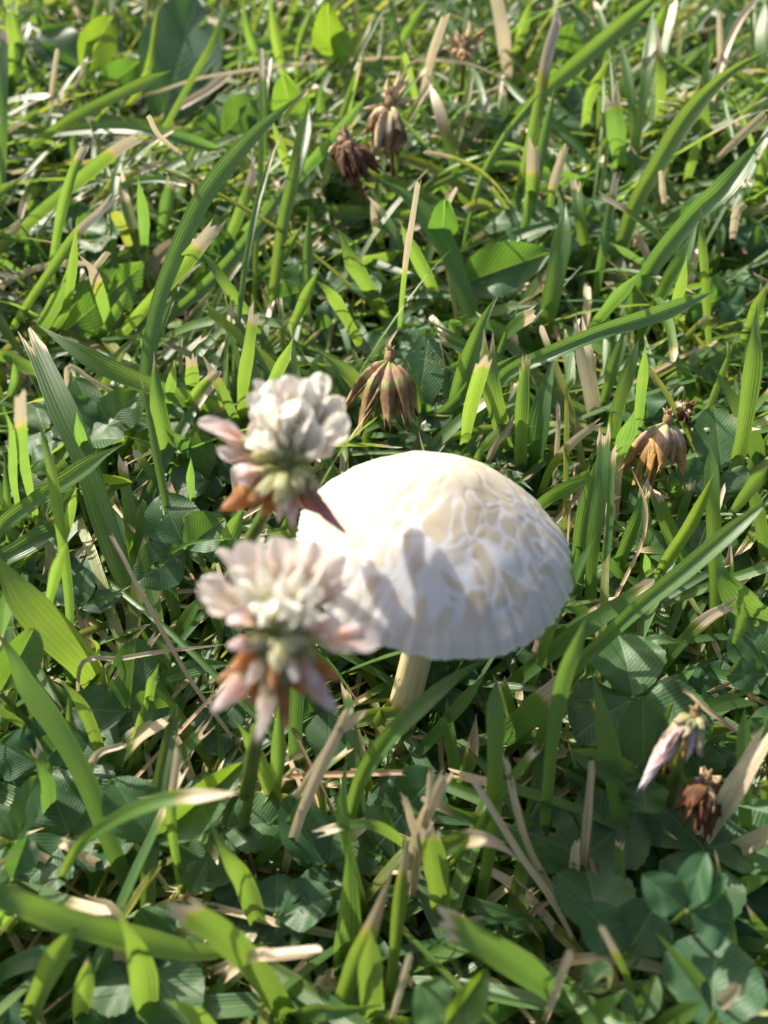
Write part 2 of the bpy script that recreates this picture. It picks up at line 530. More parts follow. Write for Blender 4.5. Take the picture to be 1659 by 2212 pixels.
# ------------------------------------------------------------------ grass blades
KC = 7
def blade_geo(P, width, wdir, style='p', dry_len=0.0, hue=0.5, bri=0.5, brown=0.0, drybase=0.0, fold=0.5, taper=0.25, K=KC, rs=random, round_=False):
    """P (n,3) centre line from root to tip, width in metres, wdir (n,3) unit side vectors."""
    n = len(P)
    T = np.gradient(P, axis=0)
    T /= np.linalg.norm(T, axis=1)[:, None]+1e-12
    W = wdir-(wdir*T).sum(1)[:, None]*T
    W /= np.linalg.norm(W, axis=1)[:, None]+1e-12
    N = np.cross(W, T)
    t = np.linspace(0, 1, n)
    if style == 'p':
        prof = np.minimum(1.0, 0.62+0.5*t)*np.clip(1-sstep(1-taper, 1.0, t)**1.4, 0, 1)**0.8
        prof = np.maximum(prof, 0.02)
    else:
        prof = np.minimum(1.0, 0.68+0.42*t)*(1-0.22*sstep(0.7, 1.0, t))
    s = np.linspace(-1, 1, K)
    ends = np.zeros(K)
    if style == 'c':
        ends = np.array([rs.uniform(-0.7, 1.1) for _ in range(K)])*width*0.75
    V = np.zeros((n, K, 3)); UVs = np.zeros((n, K, 2)); par = np.zeros((n, K, 4))
    wob = 1+0.05*np.sin(t*17+rs.uniform(0, 6))
    for k in range(K):
        hw = 0.5*width*prof*wob
        if round_:
            a = (k/(K-1))*2*math.pi
            V[:, k] = P+(hw*math.cos(a))[:, None]*W+(hw*0.8*math.sin(a))[:, None]*N
        else:
            ridge = 0.05*math.cos(s[k]*math.pi*3)
            V[:, k] = P+(hw*s[k]*(1-0.12*fold))[:, None]*W+(hw*(fold*(abs(s[k])**1.3-0.35)*0.75+ridge))[:, None]*N
        if style == 'c':
            f = sstep(0.90, 1.0, t)
            V[:, k] += (f*ends[k])[:, None]*T
        UVs[:, k, 0] = (s[k]+1)/2
        UVs[:, k, 1] = t
        dd = drybase + (sstep(1-dry_len*1.35-0.015, 1-dry_len*0.4, t) if dry_len > 0 else 0)
        par[:, k, 0] = hue; par[:, k, 1] = np.clip(dd, 0, 1); par[:, k, 2] = bri; par[:, k, 3] = brown
    return V.reshape(-1, 3), grid_faces(K, n), UVs.reshape(-1, 2), par.reshape(-1, 4)

def elev_solve(p0, px, py, el, lo=0.004, hi=0.085):
    best, bz = 1e9, lo
    for z in np.linspace(lo, hi, 60):
        q = at_z(px, py, z)
        h = math.hypot(q[0]-p0[0], q[1]-p0[1])
        e = math.atan2(z-p0[2], h)
        if abs(e-el) < best:
            best, bz = abs(e-el), z
    return bz

# things one can find, for wording labels: (pixel, phrase)
ANCH = [((900, 1180), 'white mushroom'), ((600, 1400), 'pink-tinged clover blossom'), ((640, 950), 'dense white clover blossom'),
        ((755, 345), 'shrivelled dark brown head'), ((835, 260), 'straw-coloured clover head'),
        ((840, 830), 'drooping pink-brown head'), ((1425, 955), 'rusty drooping head'),
        ((1475, 1590), 'withered pink-floret head'), ((1520, 1730), 'crumpled brown seed head'),
        ((1000, 110), 'spiky dry head'), ((240, 620), 'toothed dandelion leaf'), ((1080, 590), 'folded dock leaf'),
        ((360, 1180), 'hole-riddled clover leaf'), ((400, 80), 'wide plantain leaf'),
        ((1400, 1590), 'large upright clover leaf'), ((1500, 1930), 'bluish clover leaf'),
        ((680, 1640), 'thick forked straw'), ((1560, 1700), 'split woody stalk'), ((450, 1700), 'folded bright clover leaflet'),
        ((225, 60), 'yellow-edged clover leaf'), ((1560, 1320), 'round-holed pale clover leaf'), ((560, 1900), 'flat small-holed clover leaf')]
def near_phrase(px, py):
    return min(ANCH, key=lambda a: (a[0][0]-px)**2+(a[0][1]-py)**2)[1]
def blade_label(style, dry_len, hue, width, curve, px, py, straw, length=0.05):
    w = 'broad' if width > 0.0042 else ('slender' if width < 0.0022 else 'narrow')
    c = 'bluish green' if hue < 0.35 else ('yellow-green' if hue > 0.68 else 'bright green')
    tip = 'pointed' if style == 'p' else 'blunt-mown'
    if dry_len > 0.12:
        tip = 'straw-tipped'
    elif dry_len > 0.03:
        tip = 'frayed pale-tipped'
    sh = 'curved' if curve > 0.08 else ('bowed' if curve > 0.02 else 'straight')
    ln = 'long' if length > 0.075 else ('short' if length < 0.038 else 'medium-length')
    ph = near_phrase(px, py)
    if straw:
        return f'{w} {ln} {sh} dry straw stalk near the {ph}', 'straw'
    return f'{w} {ln} {sh} {tip} {c} grass blade near the {ph}', 'grass blade'
PROT = []      # (px, py, rx, ry, depth): keep the undergrowth from standing in front
N_BLADE = [0, 0]
def add_blade(V, F, uv, par, lab, cat, straw):
    o = mesh_obj('dry_stalk' if straw else 'grass_blade', V, F, M_GRASS, uv=uv, par=par)
    tag(o, lab, cat, ('dry stalks ' if straw else 'grass blades ')+'by the '+lab.split(' near the ')[-1])
    N_BLADE[1 if straw else 0] += 1
    return o

def hero(t, pts, w, st='p', hue=0.5, dry=None, el=None, z=None, zs=None, zb=6, roll=None, brown=0.0, bri=None, fold=None, taper=0.3, straw=False):
    pts = tile(t, pts)
    k = 1.0 if t == 'W' else 0.5
    w = w*k
    dx, dy = pts[-1][0]-pts[0][0], pts[-1][1]-pts[0][1]
    L = math.hypot(dx, dy)
    p0 = at_z(*pts[0], zb/1000)
    if zs is None:
        if z is None:
            if el is None:
                upness = -dy/L
                el = R(18+40*max(0, upness)) if upness > 0 else R(14)
                if straw:
                    el *= 0.6
            z = elev_solve(p0, *pts[-1], el)*1000
        seg = np.concatenate([[0], np.cumsum([math.dist(pts[i], pts[i+1]) for i in range(len(pts)-1)])])
        tt = seg/seg[-1]
        zs = [zb+(z-zb)*(1-(1-a)**1.35) for a in tt]
    P3 = [at_z(x, y, zz/1000) for (x, y), zz in zip(pts, zs)]
    d = P3[0]-P3[1]
    root = P3[0]+norm(np.array([d[0], d[1], 0]))*0.35*zs[0]/1000
    root[2] = -0.003
    P3 = [root]+P3
    n = 30
    P = spline(P3, n)
    _, _, dep = project(P[n//2])
    width = float(np.clip(w*dep[0]/FPX, 0.0007, 0.0085))
    if roll is None:
        roll = R(random.uniform(-32, 32))
    T = np.gradient(P, axis=0); T /= np.linalg.norm(T, axis=1)[:, None]
    view = CAM-P; view /= np.linalg.norm(view, axis=1)[:, None]
    S = np.cross(T, view); S /= np.linalg.norm(S, axis=1)[:, None]+1e-9
    Nn = np.cross(S, T)
    tw = roll+R(random.uniform(-25, 25))*np.linspace(-0.5, 0.5, n)
    W = S*np.cos(tw)[:, None]+Nn*np.sin(tw)[:, None]
    width /= max(0.75, math.cos(roll))
    width = min(width*1.06, 0.009)
    if dry is None:
        dry = 0.04 if st == 'c' else 0.0
    dry *= 0.6 if dry <= 0.1 else 0.85
    if bri is None:
        bri = random.random()
    if fold is None:
        fold = random.uniform(0.2, 0.75)
    V, F, uv, par = blade_geo(P, width, W, st, dry, hue, bri, brown, 1.0 if straw else 0.0, fold, taper, rs=random)
    chord = np.linalg.norm(P[-1]-P[0]); arc = np.linalg.norm(np.diff(P, axis=0), axis=1).sum()
    lab, cat = blade_label(st, dry, hue, width, arc/chord-1, pts[len(pts)//2][0], pts[len(pts)//2][1], straw, arc)
    add_blade(V, F, uv, par, lab, cat, straw)
    ppx, ppy, pd = project(P[n//3:])
    for i in range(0, len(ppx), 3):
        PROT.append((ppx[i], ppy[i], w*0.5+8, w*0.5+8, pd[i]))





# ------------------------------------------------------------------ blades one can pick out in the photograph
B, Y, G = 0.15, 0.85, 0.5
H = hero
# far left
H('A', [(0, 1130), (130, 960), (330, 790), (500, 650), (610, 590)], 50, 'c', 0.6, 0.14)
H('A', [(0, 800), (60, 700), (250, 550), (450, 440), (740, 305)], 42, 'p', G, taper=0.12)
H('A', [(-60, 610), (200, 575), (450, 555), (650, 570), (850, 620), (1000, 680), (1180, 780)], 52, 'p', B, zs=[14, 26, 33, 35, 30, 22, 10])
H('A', [(30, 535), (130, 500), (250, 490), (450, 510), (700, 545), (860, 575)], 32, 'p', Y, zs=[8, 16, 20, 20, 17, 12])
H('A', [(660, 2114), (610, 1925), (630, 1675), (650, 1475), (690, 1290), (740, 1150), (800, 1010), (900, 820), (1080, 600), (1200, 490), (1325, 390)], 78, 'p', 0.3, z=74, roll=0.1, taper=0.3, bri=0.9)
H('A', [(1150, 1475), (1190, 1200), (1230, 930), (1290, 690), (1335, 470)], 60, 'p', 0.75, z=60, taper=0.12, roll=0.1)
H('A', [(850, 1250), (1000, 1070), (1250, 800), (1420, 620), (1595, 405)], 52, 'p', 0.2, z=48, taper=0.2)
H('A', [(620, 1475), (850, 1270), (1000, 1120), (1160, 920), (1250, 790)], 58, 'c', 0.25, 0.08, z=40)
H('A', [(1090, 1475), (1110, 1000), (1130, 600), (1130, 215)], 27, 'c', 0.85, 0.16, z=52)
H('A', [(1140, 900), (1145, 600), (1150, 400), (1165, 260)], 24, 'c', 0.85, 0.2, z=50)
H('A', [(560, 820), (720, 540), (830, 340), (920, 180), (1000, -20)], 30, 'p', 0.8, z=52)
H('A', [(540, 480), (600, 390), (650, 250), (690, -10)], 33, 'p', 0.9, z=44)
H('A', [(0, 1000), (10, 600), (10, 350), (20, 150)], 45, 'c', 0.2, 0.07, z=52)
H('A', [(40, 470), (60, 330), (90, 200), (125, 105)], 44, 'c', 0.2, 0.07)
H('A', [(30, 1475), (110, 1330), (220, 1170), (340, 1000), (430, 920), (485, 860)], 40, 'c', 0.6, 0.22)
H('A', [(200, 1475), (280, 1350), (310, 1180), (335, 935)], 38, 'p', 0.55)
H('A', [(130, 1500), (200, 1380), (270, 1260), (330, 1180)], 62, 'p', 0.3)
H('A', [(480, 1440), (430, 1260), (390, 1160), (335, 1095)], 52, 'p', 0.4, 0.35, brown=0.5)
H('A', [(430, 1475), (490, 1370), (555, 1240)], 42, 'p', 0.4)
H('A', [(480, 1500), (700, 1250), (870, 1050), (940, 965)], 62, 'c', 0.75, 0.15, brown=0.1)
H('A', [(1130, 1475), (1080, 1370), (980, 1230), (900, 1120), (830, 1070)], 46, 'p', 0.25, zs=[8, 22, 36, 42, 44])
H('A', [(1230, 1490), (1300, 1330), (1385, 1150)], 48, 'p', 0.55)
H('A', [(1320, 1475), (1325, 1200), (1335, 890)], 42, 'p', 0.45, bri=0.9)
H('A', [(1080, 1230), (1180, 1150), (1240, 1080), (1310, 965)], 50, 'p', 0.7)
H('A', [(1659, 1350), (1580, 1220), (1520, 1120), (1460, 990)], 72, 'p', 0.65, z=40)
H('A', [(1560, 1500), (1480, 1350), (1420, 1260), (1340, 1195)], 52, 'p', 0.6, zs=[8, 24, 34, 38])
H('A', [(850, 1200), (960, 1080), (1050, 880), (1100, 720)], 46, 'c', 0.6, 0.16, z=40)
H('A', [(1290, 850), (1220, 650), (1170, 500)], 42, 'p', 0.75)
H('A', [(1240, 380), (1200, 200), (1165, -10)], 46, 'p', 0.8)
H('A', [(1280, 350), (1290, 200), (1365, 0)], 26, 'p', 0.7)
H('B', [(340, 955), (200, 930), (0, 920), (-210, 915), (-420, 895)], 54, 'p', 0.85, zs=[6, 13, 17, 17, 15], roll=0.0)
H('B', [(180, 1090), (60, 1105), (-100, 1125)], 46, 'c', 0.6, 0.04, zs=[6, 14, 20])
H('A', [(110, 950), (150, 850), (185, 740)], 27, 'p', 0.7)
H('A', [(220, 1250), (250, 1000), (310, 760), (370, 630)], 42, 'c', 0.35, 0.1)
H('A', [(625, 1130), (620, 950), (595, 760)], 46, 'p', 0.15)
H('A', [(700, 1050), (720, 900), (745, 780)], 55, 'c', 0.15, 0.1)
H('A', [(400, 480), (402, 400), (405, 310)], 25, 'p', 0.4)
H('A', [(200, 500), (150, 350), (110, 200)], 36, 'p', 0.4)
H('A', [(1659, 1100), (1625, 980), (1600, 860)], 36, 'p', 0.75, 0.3, brown=0.5)
H('A', [(20, 830), (90, 700), (150, 680), (190, 720)], 36, 'p', 0.55, zs=[6, 14, 17, 12])
H('A', [(380, 800), (320, 660), (340, 520), (380, 430)], 34, 'p', 0.4)
H('A', [(1380, 560), (1385, 450), (1390, 340)], 36, 'p', 0.35)
H('A', [(900, 640), (1000, 520), (1100, 430)], 30, 'p', 0.4)
H('A', [(40, 440), (40, 200), (30, 0)], 36, 'p', 0.7)
H('A', [(150, 380), (90, 200), (40, -10)], 34, 'p', 0.6)
H('A', [(1130, 300), (1080, 150), (1050, -10)], 40, 'p', 0.35)
H('A', [(1420, 250), (1410, 120), (1400, -10)], 44, 'p', 0.3)
H('A', [(1560, 480), (1610, 340), (1659, 230)], 50, 'p', 0.4)
# far right
H('B', [(410, 1460), (340, 1250), (270, 1060), (180, 930), (80, 830), (-20, 775)], 98, 'p', 0.2, z=44, roll=0.15, bri=0.9, taper=0.4)
H('B', [(390, 670), (600, 490), (700, 390), (900, 220), (1130, 20), (1230, -60)], 72, 'p', 0.55, z=70, roll=0.05, fold=0.5)
H('B', [(330, 1150), (400, 830), (500, 620), (640, 440), (690, 390)], 32, 'p', 0.45, z=56)
H('B', [(520, 1030), (600, 750), (660, 480), (700, 250), (750, 75)], 56, 'c', 0.65, 0.38, z=66)
H('B', [(360, 920), (300, 700), (240, 480), (190, 350)], 52, 'p', 0.55, 0.45, z=44)
H('B', [(990, 1180), (1080, 900), (1180, 720), (1330, 480), (1500, 310), (1680, 210)], 92, 'p', 0.7, z=72, roll=0.1, taper=0.45)
H('B', [(1020, 1490), (1130, 1200), (1330, 940), (1480, 800), (1680, 545)], 95, 'p', 0.2, z=66, roll=0.05, fold=0.8, bri=0.9)
H('B', [(1090, 1490), (1220, 1230), (1300, 1100), (1360, 950)], 62, 'p', 0.6, z=48)
H('D', [(370, 500), (400, 330), (520, 150), (700, 60), (940, -40), (1180, -115), (1330, -175), (1440, -225)], 78, 'p', 0.3, zs=[8, 20, 34, 42, 46, 45, 42, 38], roll=0.1, bri=0.95)
H('B', [(680, 1490), (740, 1200), (775, 1000), (785, 870)], 92, 'p', 0.45, z=42, taper=0.4, roll=0.1)
H('B', [(890, 1430), (1000, 1290), (1110, 1170)], 56, 'p', 0.2)
H('B', [(1030, 880), (1100, 550), (1140, 280), (1165, 20)], 48, 'p', 0.55, z=62)
H('B', [(1150, 720), (1185, 500), (1190, 300), (1165, 130)], 42, 'c', 0.8, 0.2, brown=0.3, z=56)
H('B', [(1060, 870), (900, 700), (790, 580), (640, 460), (480, 310)], 40, 'p', 0.1, zs=[8, 18, 24, 28, 30])
H('B', [(1025, 770), (1000, 550), (985, 400)], 75, 'c', 0.15, 0.12)
H('B', [(860, 630), (880, 450), (930, 330), (1005, 215)], 46, 'p', 0.7)
H('B', [(1090, 800), (1070, 450), (1015, 150)], 42, 'p', 0.5, z=48)
H('B', [(1190, 390), (1300, 290), (1415, 185)], 42, 'p', 0.65)
H('B', [(1610, 500), (1630, 250), (1645, -10)], 54, 'p', 0.65)
H('D', [(1405, 60), (1395, -100), (1385, -290), (1372, -450), (1368, -615)], 36, 'p', 0.6, z=56)
H('B', [(1205, 1490), (1270, 1280), (1310, 1100)], 44, 'p', 0.6)
H('B', [(910, 1310), (950, 1050), (1000, 770)], 42, 'c', 0.2, 0.12, z=42)
H('B', [(885, 1180), (850, 950), (830, 800)], 52, 'c', 0.8, 0.08)
H('B', [(600, 1010), (640, 850), (650, 620)], 62, 'c', 0.35, 0.25)
H('B', [(700, 1010), (720, 850), (780, 640)], 42, 'c', 0.4, 0.4)
H('B', [(330, 880), (280, 830), (215, 770)], 36, 'c', 0.45, 0.1)
H('B', [(1150, 1165), (1060, 1100), (975, 1045)], 28, 'p', 0.15)
H('B', [(360, 790), (480, 720), (600, 725), (800, 770), (930, 810)], 50, 'p', 0.35, zs=[8, 17, 19, 15, 8])
H('B', [(60, 1490), (90, 1150), (120, 950), (145, 790)], 26, 'c', 0.5, 0.5)
H('B', [(230, 1290), (150, 1120), (70, 960)], 62, 'p', 0.5)
H('D', [(480, 20), (560, -60), (650, -120)], 52, 'c', 0.55, 0.2)
H('D', [(265, 450), (310, 250), (380, 40), (440, -110), (505, -218)], 78, 'p', 0.35, z=48, roll=0.05, bri=0.9, taper=0.4)
H('B', [(640, 1485), (480, 1410), (360, 1375)], 40, 'p', 0.15, zs=[8, 20, 26])
H('B', [(1540, 720), (1420, 640), (1380, 420), (1410, 120)], 36, 'p', 0.5)
H('B', [(20, 300), (100, 140), (200, -20)], 46, 'p', 0.35)
H('B', [(560, 240), (600, 120), (640, -20)], 44, 'p', 0.75)
H('B', [(320, 420), (300, 200), (240, 0)], 44, 'p', 0.5)
H('B', [(560, 380), (650, 260), (720, 150)], 46, 'p', 0.6)
H('B', [(1290, 330), (1420, 210), (1520, 20)], 60, 'p', 0.3)
H('B', [(1080, 260), (1180, 100), (1240, -20)], 40, 'p', 0.55)
H('B', [(1590, 920), (1640, 720), (1670, 580)], 46, 'p', 0.6)
H('B', [(770, 640), (800, 520), (805, 400)], 40, 'p', 0.55)
H('B', [(1300, 820), (1330, 700), (1380, 580)], 40, 'p', 0.5)
H('B', [(1420, 1180), (1450, 1050), (1455, 920)], 36, 'p', 0.6)
H('D', [(1540, 30), (1600, -120), (1659, -260)], 48, 'p', 0.6)
# left, middle distance
H('C', [(690, 1260), (560, 1060), (450, 780), (370, 520), (270, 290), (145, 5)], 112, 'c', 0.5, 0.05, z=46, roll=0.1, fold=0.35)
H('C', [(1130, 360), (900, 275), (700, 210), (500, 130), (350, 50), (240, -20), (160, -72)], 80, 'p', 0.6, zs=[7, 22, 30, 36, 40, 42, 43], roll=0.05, taper=0.3)
H('C', [(780, 680), (720, 450), (680, 250), (665, 45)], 78, 'p', 0.45, 0.1, z=46, roll=0.1, taper=0.35)
H('C', [(1060, 440), (1000, 300), (940, 180), (865, 40)], 46, 'p', 0.45, 0.24, brown=0.25, z=40)
H('C', [(1045, 420), (1050, 200), (1075, 20), (1098, -130)], 54, 'c', 0.7, 0.1, z=46)
H('C', [(610, 310), (470, 230), (345, 205)], 38, 'p', 0.25, zs=[6, 18, 26])
H('C', [(-40, 870), (150, 690), (300, 590), (450, 490), (535, 445)], 74, 'p', 0.6, zs=[22, 34, 42, 48, 50], taper=0.2)
H('C', [(300, 1475), (300, 1150), (270, 870), (230, 600), (190, 420), (150, 290)], 46, 'p', 0.5, 0.06, brown=0.4, z=64)
H('C', [(260, 930), (300, 750), (330, 625)], 42, 'p', 0.6)
H('C', [(430, 1490), (350, 1380), (200, 1220), (80, 1080), (-30, 900)], 150, 'p', 0.85, zs=[8, 22, 33, 40, 46], roll=0.05, fold=0.25)
H('E', [(600, 970), (480, 700), (380, 440), (250, 200), (110, 0), (50, -130), (-50, -260)], 92, 'p', 0.25, zs=[6, 18, 28, 37, 45, 50, 54], roll=0.0)
H('C', [(-30, 990), (120, 880), (230, 820), (340, 770)], 90, 'p', 0.25, zs=[14, 18, 18, 14])
H('C', [(-30, 1060), (100, 960), (220, 900)], 60, 'p', 0.7, zs=[10, 14, 12])
H('C', [(165, 790), (110, 560), (90, 380), (85, 230)], 42, 'c', 0.35, 0.16)
H('C', [(45, 920), (30, 650), (20, 485)], 32, 'p', 0.15)
H('C', [(840, 720), (822, 600), (825, 500)], 34, 'p', 0.2)
H('C', [(950, 640), (850, 500), (760, 420), (700, 360)], 62, 'p', 0.12, zs=[6, 18, 26, 30])
H('C', [(828, 260), (830, 170), (826, 75)], 56, 'c', 0.6, 0.12, brown=0.5)
H('C', [(770, 350), (850, 220), (940, 130)], 42, 'c', 0.7, 0.15)
H('C', [(715, 350), (740, 180), (755, 80)], 40, 'p', 0.4)
H('C', [(930, 1020), (1000, 830), (1060, 710)], 78, 'p', 0.35, z=38)
H('C', [(670, 980), (780, 890), (900, 860), (1040, 850)], 18, 'p', 0.6, zs=[10, 30, 38, 40])
H('C', [(1700, 420), (1540, 180), (1370, 35)], 62, 'p', 0.55, zs=[6, 28, 38])
H('C', [(1110, 330), (1190, 150), (1270, -20)], 52, 'p', 0.5)
H('C', [(680, 1480), (780, 1430), (900, 1400), (1010, 1395)], 70, 'p', 0.2, zs=[8, 13, 15, 15], roll=0)
H('C', [(740, 1320), (820, 1180), (890, 1080)], 56, 'p', 0.85)
H('C', [(650, 1500), (670, 1440), (690, 1385)], 40, 'p', 0.55, zb=30, z=42)
H('C', [(420, 1420), (420, 1320), (365, 1270)], 18, 'p', 0.9, z=30)
H('C', [(100, 800), (60, 620), (50, 400), (10, 280)], 34, 'p', 0.35)
H('C', [(30, 290), (70, 180), (60, 60)], 42, 'p', 0.3)
H('C', [(0, 70), (120, 110), (260, 170)], 54, 'p', 0.55, zs=[20, 18, 10])
H('C', [(500, 560), (560, 400), (640, 320)], 50, 'p', 0.3)
H('C', [(200, 1200), (240, 1000), (290, 860)], 46, 'p', 0.55)
H('C', [(420, 560), (350, 420), (330, 300)], 44, 'p', 0.2)
H('C', [(990, 1300), (930, 1180), (900, 1020)], 48, 'p', 0.2)
H('C', [(770, 1250), (740, 1100), (690, 980)], 56, 'p', 0.2)
H('C', [(1600, 560), (1560, 480), (1470, 430)], 44, 'p', 0.3)
# right, middle distance
H('D', [(760, 1480), (940, 1300), (1100, 1150), (1300, 990), (1500, 820), (1690, 665)], 74, 'p', 0.42, zs=[22, 33, 42, 50, 57, 62], roll=0.05, fold=0.9, bri=0.75, taper=0.15)
H('D', [(630, 1500), (720, 1250), (800, 1060), (915, 840)], 48, 'p', 0.55, z=66, taper=0.2)
H('F', [(680, 760), (720, 300), (770, 0), (830, -160), (880, -300)], 60, 'p', 0.3, z=66, taper=0.12)
H('D', [(1120, 1130), (1220, 950), (1330, 780), (1440, 540)], 56, 'p', 0.9, z=60)
H('D', [(1425, 1350), (1430, 1000), (1420, 700), (1410, 450)], 56, 'p', 0.6, z=56, taper=0.1)
H('D', [(1700, 1240), (1560, 1140), (1470, 1020), (1440, 900)], 112, 'p', 0.3, zs=[10, 26, 34, 38], roll=0.2)
H('D', [(1470, 740), (1540, 450), (1580, 200), (1600, 0), (1612, -170)], 72, 'p', 0.6, z=62, taper=0.25)
H('D', [(1680, 660), (1600, 450), (1520, 270), (1410, 95)], 82, 'p', 0.45, z=40, taper=0.5)
H('D', [(1330, 1080), (1260, 880), (1210, 750), (1170, 650)], 66, 'c', 0.4, 0.06, z=34)
H('D', [(990, 1040), (1040, 900), (1100, 760), (1130, 640)], 62, 'c', 0.2, 0.06, z=34)
H('D', [(670, 680), (720, 550), (800, 450), (870, 390), (930, 350)], 38, 'c', 0.5, 0.45, z=38)
H('D', [(670, 710), (800, 630), (970, 560)], 58, 'p', 0.4, zs=[20, 34, 42])
H('D', [(890, 1220), (900, 900), (940, 600), (950, 400)], 62, 'c', 0.35, 0.05, z=46)
H('D', [(815, 1180), (850, 850), (900, 600), (925, 480)], 78, 'p', 0.35, z=40)
H('D', [(955, 590), (1000, 330), (1060, 120), (1105, -20)], 60, 'p', 0.6, z=40)
H('D', [(925, 360), (980, 150), (1030, 0), (1060, -90)], 52, 'p', 0.3)
H('D', [(1085, 470), (1110, 200), (1130, 0)], 46, 'p', 0.35)
H('D', [(540, 540), (500, 350), (460, 200), (440, 15)], 82, 'c', 0.5, 0.05, z=42)
H('D', [(590, 600), (590, 350), (605, 105)], 62, 'c', 0.55, 0.04, z=42)
H('D', [(640, 580), (680, 300), (740, 40)], 112, 'p', 0.15, z=34, taper=0.6)
H('D', [(345, 470), (370, 300), (430, 80)], 62, 'c', 0.75, 0.08)
H('D', [(930, 350), (780, 270), (640, 170), (420, 60), (250, -20)], 70, 'c', 0.5, 0.04, zs=[6, 14, 20, 26, 30])
H('D', [(120, 440), (300, 270), (430, 150), (580, 55)], 62, 'p', 0.3, z=36)
H('D', [(400, 510), (450, 440), (505, 365)], 38, 'p', 0.55, zb=20)
H('D', [(1145, 1040), (1135, 970), (1125, 910)], 32, 'p', 0.4)
H('D', [(1170, 1450), (1260, 1330), (1390, 1200), (1500, 1140)], 52, 'c', 0.6, 0.28, brown=0.15, z=28)
H('D', [(980, 1410), (1100, 1320), (1200, 1290), (1310, 1305)], 46, 'p', 0.25, zs=[8, 20, 24, 20])
H('D', [(840, 1440), (1000, 1420), (1135, 1432)], 62, 'c', 0.75, 0.1, zs=[8, 16, 18])
H('D', [(1090, 1400), (1060, 1250), (1130, 1060), (1180, 980)], 52, 'p', 0.4)
H('D', [(1290, 700), (1250, 620), (1230, 560)], 52, 'p', 0.35)
H('D', [(1330, 700), (1280, 760), (1330, 610)], 40, 'c', 0.4, 0.1)
H('D', [(1650, 1000), (1630, 800), (1570, 560)], 54, 'p', 0.55, z=38)
H('D', [(1490, 760), (1580, 640), (1659, 540)], 54, 'p', 0.55)
H('D', [(1290, 1250), (1370, 1140), (1420, 1100)], 44, 'p', 0.5)
H('D', [(1080, 1120), (980, 960), (880, 910), (810, 880)], 40, 'p', 0.25, zs=[6, 17, 22, 24])
H('D', [(1500, 1340), (1540, 1240), (1560, 1150)], 40, 'p', 0.5)
H('D', [(1250, 1450), (1350, 1400), (1390, 1360)], 40, 'p', 0.6)
H('D', [(240, 440), (180, 330), (120, 150), (100, 80)], 40, 'p', 0.5, z=30)
H('D', [(1010, 560), (1040, 420), (1080, 300)], 70, 'p', 0.15)
H('D', [(1090, 620), (1060, 730), (1000, 740)], 44, 'p', 0.2, zs=[10, 14, 14])
H('D', [(1360, 300), (1300, 150), (1250, 40)], 52, 'p', 0.3)
# in front of and below the mushroom
H('W', [(745, 1815), (775, 1695), (830, 1605), (900, 1535), (985, 1463), (1078, 1408)], 40, 'p', 0.5, zs=[8, 26, 38, 45, 50, 53], roll=0.1, bri=0.8)
H('E', [(250, 890), (330, 720), (450, 620), (600, 540), (750, 500), (1030, 475)], 52, 'p', 0.8, 0.12, zs=[8, 34, 46, 54, 57, 60], taper=0.08, roll=0.05, bri=1)
H('E', [(795, 930), (760, 750), (740, 550), (770, 300)], 42, 'c', 0.6, 0.2, brown=0.1, z=48)
H('E', [(1130, 1080), (1060, 870), (990, 760), (930, 650), (870, 530)], 100, 'p', 0.55, zs=[8, 28, 38, 42, 44], roll=0.2, taper=0.5)
H('E', [(-60, 910), (200, 1000), (400, 1060), (600, 1110), (900, 1165), (1200, 1120)], 110, 'p', 0.65, zs=[55, 50, 45, 38, 28, 14], roll=0.0, taper=0.3)
H('E', [(100, 1520), (220, 1230), (350, 1020)], 100, 'p', 0.75, z=50)
H('E', [(650, 1500), (610, 1250), (550, 1080), (500, 970)], 130, 'p', 0.6, z=52, taper=0.5)
H('E', [(1270, 1480), (1100, 1230), (950, 1080), (830, 1000), (775, 965)], 112, 'c', 0.65, 0.07, zs=[10, 30, 42, 48, 50], roll=0.0)
H('E', [(345, 1500), (365, 1300), (380, 1180)], 82, 'p', 0.7, 0.1, z=46)
H('E', [(1420, 1530), (1520, 1250), (1600, 1060), (1715, 760)], 100, 'p', 0.7, 0.3, brown=0.6, z=52, taper=0.5)
H('E', [(1620, 1520), (1600, 1300), (1600, 1060)], 105, 'p', 0.7, z=44)
H('E', [(1480, 1280), (1500, 1000), (1500, 700)], 125, 'p', 0.3, z=34, taper=0.5)
H('E', [(1600, 1060), (1520, 780), (1480, 560), (1500, 290)], 50, 'p', 0.5, z=44)
H('E', [(1210, 600), (1130, 350), (1060, 220), (1005, 155)], 62, 'p', 0.6, z=42)
H('E', [(1175, 580), (1200, 350), (1205, 70)], 62, 'p', 0.35, z=40)
H('E', [(610, 510), (700, 390), (800, 290), (890, 195)], 62, 'c', 0.65, 0.1)
H('E', [(560, 440), (600, 200), (650, 10)], 50, 'p', 0.6)
H('E', [(295, 480), (300, 150), (300, 0)], 32, 'p', 0.6)
H('E', [(470, 420), (400, 200), (330, 60), (240, -20)], 52, 'p', 0.8, z=36)
H('E', [(430, 450), (560, 260), (690, 175)], 82, 'c', 0.35, 0.3)
H('E', [(230, 740), (200, 420), (150, 275)], 62, 'c', 0.2, 0.08)
H('E', [(-10, 260), (60, 60), (95, 5)], 62, 'p', 0.85)
H('E', [(1070, 830), (1220, 660), (1330, 450)], 52, 'p', 0.4, 0.1, brown=0.7)
H('E', [(1680, 645), (1540, 610), (1385, 645)], 42, 'c', 0.6, 0.1, zs=[26, 32, 32])
H('E', [(920, 1500), (820, 1420), (715, 1365)], 62, 'p', 0.55, zs=[20, 34, 42])
